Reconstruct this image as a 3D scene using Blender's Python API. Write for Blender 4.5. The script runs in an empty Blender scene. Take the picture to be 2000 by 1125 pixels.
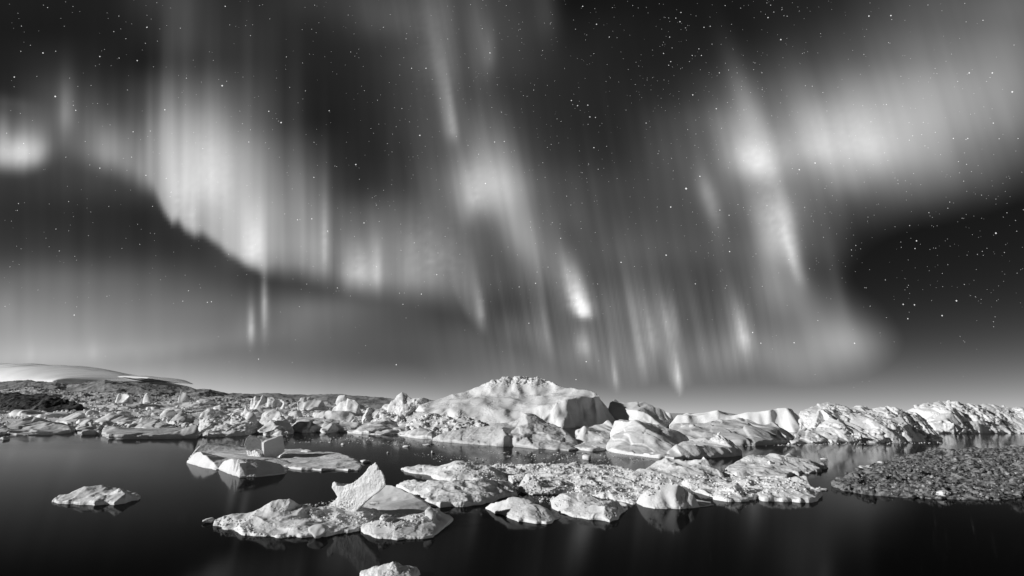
import bpy, math, random, numpy as np
from mathutils import Vector, Matrix, geometry
R = math.radians
random.seed(7); rng = np.random.default_rng(11)
S = bpy.context.scene
COL = S.collection
# ------------------------------------------------------------------ camera
F = 1110.0; CX, CY = 1000.0, 562.5; CAMH = 30.0
PITCH = R(12.17); ROLL = R(0.86)
cam = bpy.data.cameras.new('camera'); co = bpy.data.objects.new('camera', cam); COL.objects.link(co)
cam.sensor_width = 36; cam.lens = 36*F/2000.0; cam.clip_start = 0.5; cam.clip_end = 400000
CM = Matrix.Rotation(R(90)+PITCH, 3, 'X') @ Matrix.Rotation(ROLL, 3, 'Z')
co.location = (0, 0, CAMH); co.rotation_euler = CM.to_euler()
S.camera = co
CMn = np.array(CM)
def rays(px, py):
    px = np.asarray(px, float); py = np.asarray(py, float)
    d = np.stack([(px-CX)/F, -(py-CY)/F, -np.ones_like(px)], -1)
    return d @ CMn.T
def ground(px, py, z=0.0):
    d = rays(px, py); t = (z-CAMH)/d[..., 2]
    return d[0]*t, d[1]*t
def depth(px, v):                    # v > 0: picture row of the waterline; v < 0: metres
    if v < 0: return -v
    return ground(px, v)[1]
def P3(px, py, v):                   # point seen at (px,py) at the depth given by v
    d = rays(px, py); Y = depth(px, v)
    return np.array([d[0]*Y/d[1], Y, CAMH+d[2]*Y/d[1]])
def G3(px, v, z=0.0):
    if v > 0:
        x, y = ground(px, v); return np.array([x, y, z])
    # hidden ground point: column px, depth -v
    Y = -v; lo, hi = 700.0, 1200.0
    d = rays(px, 805.0); return np.array([d[0]*Y/d[1], Y, z])
def pxm(D): return D/F               # metres per photo pixel at depth D
# ------------------------------------------------------------------ world, moon
SUN_AZ = 108.0; SUN_EL = 19.0
W = bpy.data.worlds.new('World'); S.world = W; W.use_nodes = True
nt = W.node_tree; nt.nodes.clear()
def N(nt, t, **k):
    n = nt.nodes.new(t)
    for a, b in k.items(): setattr(n, a, b)
    return n
sky = N(nt, 'ShaderNodeTexSky'); sky.sky_type = 'NISHITA'; sky.sun_disc = False
sky.sun_elevation = R(SUN_EL); sky.sun_rotation = R(SUN_AZ); sky.air_density = 1.0; sky.dust_density = 1.2
bw = N(nt, 'ShaderNodeRGBToBW'); mul = N(nt, 'ShaderNodeMath', operation='MULTIPLY'); pw = N(nt, 'ShaderNodeMath', operation='POWER')
mul.inputs[1].default_value = 0.26; pw.inputs[1].default_value = 1.2
bg = N(nt, 'ShaderNodeBackground'); bg.inputs['Strength'].default_value = 0.12
out = N(nt, 'ShaderNodeOutputWorld')
L = nt.links.new
tc = N(nt, 'ShaderNodeTexCoord'); sx = N(nt, 'ShaderNodeSeparateXYZ'); ab = N(nt, 'ShaderNodeMath', operation='ABSOLUTE'); ma = N(nt, 'ShaderNodeMath', operation='MULTIPLY_ADD'); cb = N(nt, 'ShaderNodeCombineXYZ')
ma.inputs[1].default_value = .95; ma.inputs[2].default_value = .075
L(tc.outputs['Generated'], sx.inputs[0]); L(sx.outputs[2], ab.inputs[0]); L(ab.outputs[0], ma.inputs[0]); L(sx.outputs[0], cb.inputs[0]); L(sx.outputs[1], cb.inputs[1]); L(ma.outputs[0], cb.inputs[2]); L(cb.outputs[0], sky.inputs[0])
L(sky.outputs[0], bw.inputs[0]); L(bw.outputs[0], mul.inputs[0]); L(mul.outputs[0], pw.inputs[0])
ex = N(nt, 'ShaderNodeMath', operation='MULTIPLY'); ex.inputs[1].default_value = -1/.046; ee = N(nt, 'ShaderNodeMath', operation='EXPONENT'); ea = N(nt, 'ShaderNodeMath', operation='MULTIPLY_ADD'); em_ = N(nt, 'ShaderNodeMath', operation='MULTIPLY')
ea.inputs[1].default_value = 4.0; ea.inputs[2].default_value = .12
L(ab.outputs[0], ex.inputs[0]); L(ex.outputs[0], ee.inputs[0]); L(ee.outputs[0], ea.inputs[0]); L(pw.outputs[0], em_.inputs[0]); L(ea.outputs[0], em_.inputs[1])
L(em_.outputs[0], bg.inputs['Color']); L(bg.outputs[0], out.inputs[0])
ld = bpy.data.lights.new('moon', 'SUN'); ld.energy = 4.3; ld.angle = R(0.5); ld.color = (1, 1, 1)
lo = bpy.data.objects.new('moon', ld); COL.objects.link(lo)
sd = Vector((-math.sin(R(SUN_AZ))*math.cos(R(SUN_EL)), math.cos(R(SUN_AZ))*math.cos(R(SUN_EL)), math.sin(R(SUN_EL))))
lo.rotation_euler = sd.to_track_quat('Z', 'Y').to_euler(); lo.location = (-200, -60, 120)
S.view_settings.view_transform = 'Standard'; S.view_settings.look = 'None'
S.view_settings.exposure = 0.0; S.view_settings.gamma = 1.0
try: S.cycles.transparent_max_bounces = 16
except Exception: pass
# ------------------------------------------------------------------ noise
_p = rng.permutation(256); PERM = np.concatenate([_p]*3)
_g = rng.normal(size=(256, 3)); GRD = _g/np.linalg.norm(_g, axis=1)[:, None]
def pn(P):
    Pi = np.floor(P).astype(np.int64); f = P-Pi; Pi &= 255
    u = f*f*f*(f*(f*6-15)+10); r = np.zeros(len(P))
    for i in (0, 1):
        for j in (0, 1):
            for k in (0, 1):
                h = PERM[PERM[PERM[Pi[:, 0]+i]+Pi[:, 1]+j]+Pi[:, 2]+k]
                g = GRD[h]
                dot = g[:, 0]*(f[:, 0]-i)+g[:, 1]*(f[:, 1]-j)+g[:, 2]*(f[:, 2]-k)
                w = (u[:, 0] if i else 1-u[:, 0])*(u[:, 1] if j else 1-u[:, 1])*(u[:, 2] if k else 1-u[:, 2])
                r += w*dot
    return r*1.6
def fbm(P, o=4, g=0.5):
    r = 0; a = 1.0
    for i in range(o): r = r+a*pn(P*2.03**i+17.3*i); a *= g
    return r
def ridged(P, o=4, g=0.5):
    r = 0; a = 1.0
    for i in range(o): r = r+a*(1-2*np.abs(pn(P*2.07**i+9.1*i))); a *= g
    return r-0.5
def cells(P):                        # blocky steps: random height of the nearest cell
    Pi = np.floor(P).astype(np.int64); best = np.full(len(P), 9.0); val = np.zeros(len(P))
    for i in (-1, 0, 1):
        for j in (-1, 0, 1):
            for k in (-1, 0, 1):
                c = Pi+np.array([i, j, k]); h = PERM[PERM[PERM[c[:, 0] & 255]+(c[:, 1] & 255)]+(c[:, 2] & 255)]
                q = c+0.5+GRD[h]*0.45
                d = ((P-q)**2).sum(1); m = d < best
                tilt = ((P-q)*GRD[(h*7+3) & 255]).sum(1)*0.9
                val[m] = (GRD[(h*5+1) & 255, 0]+tilt)[m]; best[m] = d[m]
    return val
def smooth(a, b, x):
    t = np.clip((x-a)/(b-a), 0, 1); return t*t*(3-2*t)
# ------------------------------------------------------------------ mesh helpers
def mesh_from(name, V, Fq, mat, smoothsh=True):
    V = np.asarray(V, np.float32); Fq = np.asarray(Fq, np.int32); n = Fq.shape[1]
    me = bpy.data.meshes.new(name)
    me.vertices.add(len(V)); me.vertices.foreach_set('co', V.ravel())
    me.loops.add(Fq.size); me.loops.foreach_set('vertex_index', Fq.ravel())
    me.polygons.add(len(Fq)); me.polygons.foreach_set('loop_start', np.arange(len(Fq), dtype=np.int32)*n)
    me.polygons.foreach_set('use_smooth', np.full(len(Fq), smoothsh))
    me.update(calc_edges=True); me.validate()
    if mat: me.materials.append(mat)
    return me
def add(name, me, parent=None, loc=(0, 0, 0), **pr):
    o = bpy.data.objects.new(name, me); COL.objects.link(o); o.location = loc
    if parent: o.parent = parent
    for k, v in pr.items():
        if v: o[k] = v
    return o
def vnormals(V, Q):
    n = np.zeros_like(V)
    fn = np.cross(V[Q[:, 2]]-V[Q[:, 0]], V[Q[:, -1]]-V[Q[:, 1]]) if Q.shape[1] == 4 else np.cross(V[Q[:, 1]]-V[Q[:, 0]], V[Q[:, 2]]-V[Q[:, 0]])
    for c in range(Q.shape[1]):
        for a in range(3): n[:, a] += np.bincount(Q[:, c], fn[:, a], len(V))
    return n/(np.linalg.norm(n, axis=1)[:, None]+1e-12)
def relax(V, Q, it, w=0.5):
    E = np.concatenate([Q[:, [i, (i+1) % Q.shape[1]]] for i in range(Q.shape[1])])
    a = np.concatenate([E[:, 0], E[:, 1]]); b = np.concatenate([E[:, 1], E[:, 0]])
    cnt = np.bincount(a, minlength=len(V))[:, None]
    for _ in range(it):
        m = np.stack([np.bincount(a, V[b, k], len(V)) for k in range(3)], 1)/np.maximum(cnt, 1)
        V = V+(m-V)*w
    return V
def voxel(V, faces, vox):
    me = bpy.data.meshes.new('tmp'); me.from_pydata([tuple(v) for v in V], [], faces); me.update()
    o = bpy.data.objects.new('tmp', me); COL.objects.link(o)
    m = o.modifiers.new('r', 'REMESH'); m.mode = 'VOXEL'; m.voxel_size = vox
    dg = bpy.context.evaluated_depsgraph_get(); ev = o.evaluated_get(dg); em = ev.to_mesh()
    n = len(em.vertices); A = np.zeros(n*3, np.float32); em.vertices.foreach_get('co', A)
    q = np.zeros(len(em.loops), np.int32); em.loops.foreach_get('vertex_index', q)
    A = A.reshape(-1, 3).astype(float); q = q.reshape(-1, 4)
    ev.to_mesh_clear(); bpy.data.objects.remove(o); bpy.data.meshes.remove(me)
    return A, q
NV = [0]
def rough(V, Q, u, sd=0, big=1.0, mid=1.0, fine=1.0, blocky=0.0, billow=0.0, sm=4, notch=1.0, top=None, streak=0.0, mound=0.0, warp=1.0, facet=0.0):
    """u = metres per picture pixel; displacement amplitudes follow it"""
    o = np.array([sd*13.7, sd*7.1, sd*3.3])
    if warp:
        B = V/u*np.array([1, .35, .6]); V = V+np.stack([2.6*warp*u*fbm(B/26+o, 2), 8*warp*u*fbm(B/34+o+31, 2), np.zeros(len(V))], 1)
    V = relax(V, Q, sm)
    n = vnormals(V, Q)
    B = V/u
    d = big*2.6*fbm(B/48+o, 2)+mid*.75*ridged(B/24+o, 2)*0.8+mid*0.35*fbm(B/10+o, 2)
    V = V+n*(d*u)[:, None]
    if facet:
        B = V/u*np.array([1, .45, .8]); c_ = cells(B/30+o)
        V = V+n*(facet*2.6*u*c_*smooth(0, 2*u, V[:, 2]))[:, None]; V = relax(V, Q, 2); n = vnormals(V, Q)
    if mound:
        B = V/u*np.array([1, 1, .3]); mk = smooth(0.5*u, 3*u, V[:, 2])*np.clip(n[:, 2]*1.5, 0, 1)
        a = np.abs(pn(B/40+o+2)); h = (1-2.4*a)*.55+.9*pn(B/56+o+7)+.07*(1-2.5*np.abs(pn(B/13+o)))
        V[:, 2] += mk*mound*7.5*u*np.clip(h, -.25, 2)
    if blocky:
        B = V/u; m = smooth(0.0, .5, fbm(B/30+o+5, 2)+.25) if top is None else smooth(top*.78, top, V[:, 2])
        V = V+n*(blocky*1.6*u*m*cells(B/11+o))[:, None]+n*(blocky*.7*u*m*cells(B/5+o+3))[:, None]
    if billow:
        B = V/u; V = V+n*((billow*u*smooth(-.15, .35, fbm(V/u/22+o+11, 2)+.05+.5*np.clip(1-V[:, 2]/(4*u), 0, 1)))*(1.3*(0.45-np.abs(pn(B/4.2+o)))+.8*(0.4-np.abs(pn(B/2.1+o)))))[:, None]
    if streak:
        B = V/u*np.array([1, 1, .18]); V = V+n*(streak*u*fbm(B/6+o, 2))[:, None]
    n = vnormals(V, Q)
    V = V+n*(fine*0.2*u*(fbm(V/u/4+o, 2)))[:, None]
    if notch:                           # the melt notch cut by the sea
        h = 1.7*u*notch; k = np.clip(1-np.abs(V[:, 2]-.2*h)/h, 0, 1); hz = n.copy(); hz[:, 2] = 0
        V = V-hz*(k*1.5*u*notch)[:, None]
    return V, Q
def inpoly(x, y, P):
    c = False; j = len(P)-1
    for i in range(len(P)):
        if (P[i][1] > y) != (P[j][1] > y) and x < (P[j][0]-P[i][0])*(y-P[i][1])/(P[j][1]-P[i][1])+P[i][0]: c = not c
        j = i
    return c
def solid(outline, ridges=(), points=(), edge=0.6, under=3.0, wob=1.0, foot=False):
    """closed faceted solid: waterline outline, crest lines and spot heights, triangulated"""
    ring = [G3(*p) for p in outline]
    uu = pxm(np.mean([p[1] for p in ring])); R2 = []
    for i, p in enumerate(ring):
        q = ring[(i+1) % len(ring)]; R2.append(p); m_ = max(1, min(5, int(abs(q[0]-p[0])/uu/7)))
        for t in range(1, m_): R2.append(p+(q-p)*t/m_)
    A_ = np.array(R2); j1 = pn(A_/uu/9+np.array([3.1, 8.2, 1.5])); j2 = pn(A_/uu/14+np.array([13.1, 2.2, 7.5]))
    if wob: A_[:, 0] += j1*1.6*uu*wob; A_[:, 1] += j2*9*uu*wob
    ring = list(A_); n = len(ring); ej = 1+.5*pn(A_/uu/12+5.5)
    pts = []; edges = []
    for r in ridges:
        s = len(pts)
        w3 = [P3(*p) for p in r]
        for i, p in enumerate(w3):
            pts.append(p)
            if i+1 < len(w3):
                q = w3[i+1]; ln = abs(q[0]-p[0])+.3*abs(q[1]-p[1])
                if ln > 14*uu: pts.append((p+q)/2+np.array([0, random.uniform(-.12, .12)*ln, random.uniform(-.05, .09)*ln]))
    for p in points: pts.append(P3(*p))
    if foot:
        cur = [np.array(q) for q in pts]; poly = [(q[0], q[1]) for q in ring]
        for q in cur:
            if q[2] < edge+1.5*uu: continue
            for sg in (-1, 1):
                c_ = q+np.array([random.uniform(-1, 1)*uu*2, sg*(q[2]*random.uniform(1.0, 1.5)+uu), 0]); c_[2] = edge*random.uniform(.9, 1.5)
                if not inpoly(c_[0], c_[1], poly): continue
                if min(np.hypot(c_[0]-r_[0], (c_[1]-r_[1])*.6) for r_ in ring) < 2*uu: continue
                if min(np.hypot(c_[0]-r_[0], c_[1]-r_[1]) for r_ in pts) < 2.5*uu: continue
                pts.append(c_)
    X = [Vector((p[0], p[1])) for p in ring+pts]
    a = sum(X[i].x*X[(i+1) % n].y-X[(i+1) % n].x*X[i].y for i in range(n))
    order = list(range(n)) if a > 0 else list(range(n))[::-1]
    vo, eo, fo, ov, oe, of = geometry.delaunay_2d_cdt(X, edges, [order], 1, 1e-4)
    Z = []
    allp = ring+pts
    for i, v in enumerate(vo):
        src = ov[i]
        if len(src): Z.append(max((edge*ej[s] if s < n else allp[s][2]) for s in src))
        else:
            dd = sorted(((v-x).length, k) for k, x in enumerate(X))[:3]
            wz = [(1/(d+1e-3), (edge if k < n else allp[k][2])) for d, k in dd]
            Z.append(sum(w*z for w, z in wz)/sum(w for w, z in wz))
    V = [(v.x, v.y, z) for v, z in zip(vo, Z)]
    # boundary edges
    cnt = {}
    for f in fo:
        for i in range(len(f)):
            e = (f[i], f[(i+1) % len(f)]); cnt[e] = 1
    bd = [e for e in cnt if (e[1], e[0]) not in cnt]
    m = len(V)
    V += [(x, y, -under) for x, y, z in V]
    faces = [list(f) for f in fo]+[[m+i for i in reversed(f)] for f in fo]+[[b, a_, m+a_, m+b] for a_, b in bd]
    return V, faces
def center(V):
    c = np.array([V[:, 0].mean(), V[:, 1].mean(), 0.0]); return V-c, c
SEED = [0]
def forward(outline, ridges, points, k):
    """bring crests and the hidden back waterline toward the front edge: higher, stouter bodies"""
    xs = [p[0] for p in outline]
    def front(x):
        best = None; n = len(outline)
        for i in range(n):
            (x0, y0), (x1, y1) = outline[i], outline[(i+1) % n]
            if min(x0, x1) <= x <= max(x0, x1):
                y = y0 if x1 == x0 else y0+(y1-y0)*(x-x0)/(x1-x0); best = y if best is None else max(best, y)
        return best
    mv = lambda x, v, kk: v if v < 0 or front(x) is None else v+(front(x)-v)*kk
    o2 = [(x, mv(x, v, k*.8)) for x, v in outline]
    return o2, [[(x, y, mv(x, v, k)) for x, y, v in r] for r in ridges], [(x, y, mv(x, v, k)) for x, y, v in points]
def berg(name, label, cat, outline, ridges=(), points=(), edge=None, fwd=0.0, squash=1.0, mat=None, vox=1.45, parent=None, wob=1.0, foot=False, group=None, extra=None, **k):
    SEED[0] += 1
    if squash < 1:
        Dn = min(depth(*p) for p in outline); sq = lambda x, v: v if v > 0 else -(Dn+(-v-Dn)*squash)
        outline = [(x, sq(x, v)) for x, v in outline]; ridges = [[(x, y, sq(x, v)) for x, y, v in r] for r in ridges]; points = [(x, y, sq(x, v)) for x, y, v in points]
    if fwd: outline, ridges, points = forward(outline, ridges, points, fwd)
    D = np.mean([G3(*p)[1] for p in outline]); Dm = min(G3(*p)[1] for p in outline)
    u = pxm(Dm*.5+D*.5); vs = vox*u
    e = 1.5*u if edge is None else edge*u
    V, Fs = solid(outline, ridges, points, e, max(2.0, 4*vs), wob, foot)
    if extra:
        for (pv, pf) in extra:
            b = len(V); V = list(V)+[tuple(p) for p in pv]; Fs = Fs+[[b+i for i in f] for f in pf]
    A, Q = voxel(V, Fs, vs)
    A, Q = rough(A, Q, u, SEED[0], **k)
    keep = (A[Q][:, :, 2].max(1) > -2.5*vs)
    Q = Q[keep]; used = np.unique(Q); mp = np.zeros(len(A), int); mp[used] = np.arange(len(used)); A = A[used]; Q = mp[Q]
    NV[0] += len(A)
    A, c = center(A)
    if parent is not None: c = c-np.array(parent.location)
    o = add(name, mesh_from(name, A, Q, mat or ICE), parent, c)
    if label: o['label'] = label
    if cat: o['category'] = cat
    if group: o['group'] = group
    return o
def prism(poly, D0, kx, back, shrink=0.0, dpy=0.0):
    """slab whose visible face is the outline poly; back = thickness vector"""
    Fp = [P3(x, y, -(D0+kx*(x-poly[0][0])+dpy*(y-poly[0][1]))) for x, y in poly]
    c = np.mean(Fp, 0); back = np.array(back, float)
    Bp = [c+(p-c)*(1-shrink)+back for p in Fp]; n = len(poly)
    area = sum((poly[i][0]*poly[(i+1) % n][1]-poly[(i+1) % n][0]*poly[i][1]) for i in range(n))
    fs = [list(range(n)), [n+i for i in range(n)][::-1]]+[[(i+1) % n, i, n+i, n+(i+1) % n] for i in range(n)]
    if area > 0: fs = [f[::-1] for f in fs]
    return [tuple(p) for p in Fp+Bp], fs
# ------------------------------------------------------------------ materials
def new_mat(name):
    m = bpy.data.materials.new(name); m.use_nodes = True; t = m.node_tree; t.nodes.clear()
    o = N(t, 'ShaderNodeOutputMaterial'); return m, t, o
def grey(v): return (v, v, v, 1)
def stone_mat(name, lo_, hi_, scale, rgh=0.7, bump=0.4, bdist=0.3, contrast=(0.35, 0.65), spec=0.3):
    m, t, o = new_mat(name); b = N(t, 'ShaderNodeBsdfPrincipled'); g = N(t, 'ShaderNodeNewGeometry')
    n1 = N(t, 'ShaderNodeTexNoise'); n1.inputs['Scale'].default_value = scale; n1.inputs['Detail'].default_value = 6
    rp = N(t, 'ShaderNodeValToRGB'); rp.color_ramp.elements[0].position = contrast[0]; rp.color_ramp.elements[1].position = contrast[1]
    rp.color_ramp.elements[0].color = grey(lo_); rp.color_ramp.elements[1].color = grey(hi_)
    n2 = N(t, 'ShaderNodeTexNoise'); n2.inputs['Scale'].default_value = scale*6; n2.inputs['Detail'].default_value = 6; n2.inputs['Roughness'].default_value = .65
    bp = N(t, 'ShaderNodeBump'); bp.inputs['Strength'].default_value = bump; bp.inputs['Distance'].default_value = bdist
    l = t.links.new
    l(g.outputs['Position'], n1.inputs['Vector']); l(g.outputs['Position'], n2.inputs['Vector'])
    l(n1.outputs['Fac'], rp.inputs[0]); l(rp.outputs[0], b.inputs['Base Color']); l(n2.outputs['Fac'], bp.inputs['Height'])
    l(bp.outputs[0], b.inputs['Normal']); b.inputs['Roughness'].default_value = rgh; b.inputs['Specular IOR Level'].default_value = spec
    l(b.outputs[0], o.inputs[0]); return m
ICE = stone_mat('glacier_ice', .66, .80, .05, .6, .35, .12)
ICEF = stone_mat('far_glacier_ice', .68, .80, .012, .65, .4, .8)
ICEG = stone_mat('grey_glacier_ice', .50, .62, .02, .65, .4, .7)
SLAB = stone_mat('clean_slab_ice', .74, .80, .5, .5, .35, .15)
ROCK = stone_mat('shore_rock', .035, .27, .4, .75, .8, .35, (.4, .6))
DROCK = stone_mat('dark_outcrop_rock', .012, .10, .03, .85, .8, 3.0, (.45, .7))
HILL = stone_mat('hill_rock', .2, .34, .0025, .9, .6, 12.0)
def water_mat():
    m, t, o = new_mat('still_sea_water'); l = t.links.new
    g = N(t, 'ShaderNodeNewGeometry')
    mp = N(t, 'ShaderNodeMapping'); mp.inputs['Scale'].default_value = (.25, .6, 1)
    n = N(t, 'ShaderNodeTexNoise'); n.inputs['Scale'].default_value = 1.0; n.inputs['Detail'].default_value = 3
    bp = N(t, 'ShaderNodeBump'); bp.inputs['Strength'].default_value = .05; bp.inputs['Distance'].default_value = .05
    fr = N(t, 'ShaderNodeFresnel'); fr.inputs['IOR'].default_value = 1.042
    gl = N(t, 'ShaderNodeBsdfGlossy'); gl.inputs['Roughness'].default_value = .03; gl.inputs['Color'].default_value = grey(.85)
    df = N(t, 'ShaderNodeBsdfDiffuse'); df.inputs['Color'].default_value = grey(.004)
    # calm and wind-ruffled patches
    n2 = N(t, 'ShaderNodeTexNoise'); n2.inputs['Scale'].default_value = .012; n2.inputs['Detail'].default_value = 3
    mp2 = N(t, 'ShaderNodeMapping'); mp2.inputs['Scale'].default_value = (.35, 1.6, 1)
    rr = N(t, 'ShaderNodeMapRange'); rr.inputs[1].default_value = .42; rr.inputs[2].default_value = .62; rr.inputs[3].default_value = .055; rr.inputs[4].default_value = .09
    mx = N(t, 'ShaderNodeMixShader')
    l(g.outputs['Position'], mp.inputs[0]); l(mp.outputs[0], n.inputs['Vector']); l(n.outputs['Fac'], bp.inputs['Height'])
    l(g.outputs['Position'], mp2.inputs[0]); l(mp2.outputs[0], n2.inputs['Vector']); l(n2.outputs['Fac'], rr.inputs[0]); l(rr.outputs[0], gl.inputs['Roughness'])
    l(bp.outputs[0], gl.inputs['Normal']); l(fr.outputs[0], mx.inputs[0]); l(df.outputs[0], mx.inputs[1]); l(gl.outputs[0], mx.inputs[2])
    l(mx.outputs[0], o.inputs[0]); return m
# ------------------------------------------------------------------ setting: water, hills
me = mesh_from('sea', [(-90000, -3000, 0), (90000, -3000, 0), (90000, 120000, 0), (-90000, 120000, 0)], [(0, 1, 2, 3)], water_mat(), False)
add('water', me, kind='structure')
def ridge_terrain(name, line, D0, D1, mat, nx, ny, amp, sc, sd, kind='structure', **pr):
    """land whose crest passes through line [(px, py)], rising from the shore at D0, falling behind to D1"""
    px = np.linspace(line[0][0], line[-1][0], nx); top = np.interp(px, [a for a, b in line], [b for a, b in line])
    Dc = D0+(D1-D0)*.5; V = []
    cr = np.array([P3(a, b, -Dc) for a, b in zip(px, top)])
    for j in range(ny):
        s = j/(ny-1); D = D0+(D1-D0)*s; k = math.sin(math.pi*min(1, s))**.75 if s < .5 else math.sin(math.pi*s)**.75
        row = np.stack([cr[:, 0]*D/Dc, np.full(nx, D), cr[:, 2]*k-2], 1); V.append(row)
    V = np.concatenate(V)
    env = np.clip(V[:, 2]/(amp*2+1), 0, 1)
    V[:, 2] += env*amp*(fbm(V*np.array([1, 1, 0])/sc+sd, 5, .55)*1.0+.6*ridged(V*np.array([1, 1, 0])/sc*2.1+sd, 4))-env*amp*.4
    i, j = np.meshgrid(np.arange(nx-1), np.arange(ny-1)); b = (j*nx+i).ravel()
    Q = np.stack([b, b+1, b+nx+1, b+nx], 1)
    o = add(name, mesh_from(name, V, Q, mat), kind=kind, **pr); return o
ridge_terrain('hills', [(-260, 752), (-100, 744), (0, 750), (50, 746), (110, 750), (130, 756), (170, 752), (205, 744), (240, 748), (300, 754), (345, 760), (400, 762), (440, 770), (520, 776), (600, 783), (700, 792)],
              5200, 9000, HILL, 900, 160, 30, 620, 3.3)
ridge_terrain('distant_hills', [(330, 779), (450, 776), (520, 769), (600, 773), (640, 771), (700, 776), (780, 779), (900, 784), (1010, 794)], 13000, 19000, HILL, 420, 60, 50, 1500, 8.1)
ridge_terrain('pale_moraine_slope', [(-120, 772), (0, 762), (60, 758), (130, 764), (200, 768), (300, 772), (420, 776), (560, 784), (720, 792)],
              2900, 4700, stone_mat('moraine', .28, .6, .012, .9, .6, 5), 900, 160, 13, 150, 6.3)
# ------------------------------------------------------------------ far bergs, right to left
FAR = dict(mat=ICEF)
berg('iceberg', 'largest iceberg, broad white dome with a rough crest at the middle of the skyline', 'iceberg',
     [(790, -1330), (850, -1200), (950, -1130), (1030, -1100), (1095, -1105), (1110, -1112), (1130, -1150), (1150, -1160), (1180, -1215), (1204, -1250), (1200, -1450), (1150, -1650), (1000, -1780), (850, -1680)],
     [[(800, 799, -1380), (840, 785, -1400), (882, 768, -1450), (893, 770, -1450), (920, 760, -1480), (945, 754, -1500), (975, 745, -1500), (982, 738, -1490), (1000, 739, -1500), (1012, 736, -1500), (1040, 736, -1500), (1060, 741, -1480), (1085, 753, -1440), (1110, 759, -1400), (1135, 762, -1340), (1165, 767, -1270), (1173, 772, -1230)],
      [(1088, 786, -1120), (1120, 779, -1150), (1150, 776, -1190), (1172, 775, -1228)]],
     [(900, 784, -1350), (950, 772, -1400), (1000, 773, -1400), (1060, 773, -1380), (1090, 776, -1300), (1120, 775, -1230), (830, 801, -1290), (880, 799, -1250), (930, 794, -1250), (970, 802, -1200), (1010, 802, -1190), (1050, 797, -1180), (1075, 805, -1125)],
     edge=4, big=1.6, mid=.15, fine=.4, blocky=1.3, top=97, billow=.9, sm=8, mound=.3, warp=1.2, squash=.55, **FAR)
berg('iceberg', 'low white iceberg ridge just right of the great dome, dark on its right end', 'iceberg',
     [(1185, -1250), (1220, -1180), (1262, -1120), (1300, -1130), (1320, -1300), (1250, -1500), (1190, -1400)],
     [[(1190, 786, -1300), (1200, 778, -1330), (1212, 786, -1320), (1240, 785, -1300), (1257, 784, -1280), (1270, 790, -1270), (1283, 796, -1260), (1309, 805, -1250)], [(1230, 800, -1210), (1262, 806, -1160), (1275, 815, -1135)]],
     [(1215, 808, -1190)], edge=4, big=.8, mid=.5, facet=.6, squash=.6, **FAR)
berg('iceberg', 'flat topped bright slab iceberg with a smooth wall facing the water', 'iceberg',
     [(1306, -1150), (1400, -1110), (1480, -1075), (1560, -1040), (1568, -1180), (1540, -1350), (1400, -1300), (1306, -1250)],
     [[(1306, 808, -1160), (1340, 811, -1145), (1365, 814, -1135), (1385, 808, -1125), (1402, 801, -1120), (1421, 813, -1112), (1440, 809, -1105), (1480, 804, -1088), (1510, 799, -1075), (1536, 796, -1062), (1546, 798, -1075), (1562, 813, -1110)]],
     [(1340, 811, -1200), (1450, 812, -1200), (1530, 799, -1200)], edge=6, big=.25, mid=.2, fine=.5, notch=0, squash=.7, mat=stone_mat('smooth_far_ice', .74, .8, .05, .6, .2, .6))
berg('iceberg', 'broken white iceberg with deep dark hollows, right of the smooth bright wall', 'iceberg',
     [(1535, 869), (1575, 866), (1620, 865), (1680, 865), (1740, 865), (1790, 864), (1835, 861), (1842, 855), (1835, -1250), (1700, -1350), (1570, -1250)],
     [[(1556, 815, -1050), (1572, 798, -1080), (1590, 793, -1090), (1607, 787, -1090), (1620, 785, -1090), (1640, 795, -1080), (1650, 800, -1080), (1670, 799, -1090), (1674, 794, -1090), (1680, 799, -1090), (1704, 798, -1090), (1708, 795, -1090), (1716, 799, -1090), (1732, 793, -1080), (1737, 799, -1080), (1760, 801, -1070), (1790, 806, -1070)],
      [(1602, 798, -930), (1615, 806, -900), (1622, 818, -880), (1638, 822, -850), (1645, 825, -840)],
      [(1640, 806, -960), (1670, 806, -950), (1695, 815, -900), (1715, 828, -860), (1735, 838, -830)],
      [(1625, 841, -800), (1660, 843, -790), (1700, 848, -770), (1780, 845, -770), (1808, 840, -780), (1822, 838, -790), (1828, 848, -790)],
      [(1795, 818, -880), (1808, 804, -890), (1815, 815, -880), (1818, 830, -860)]],
     [(1560, 840, -830), (1590, 835, -880), (1600, 850, -790), (1615, 838, -900), (1650, 838, -880), (1735, 808, -1000), (1745, 822, -960), (1760, 815, -930), (1770, 828, -900), (1760, 838, -860), (1790, 834, -860)],
     edge=2, big=1.2, mid=.5, blocky=1.5, fine=2, facet=.9, mound=.3, warp=.4, squash=.4, **FAR)
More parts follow.
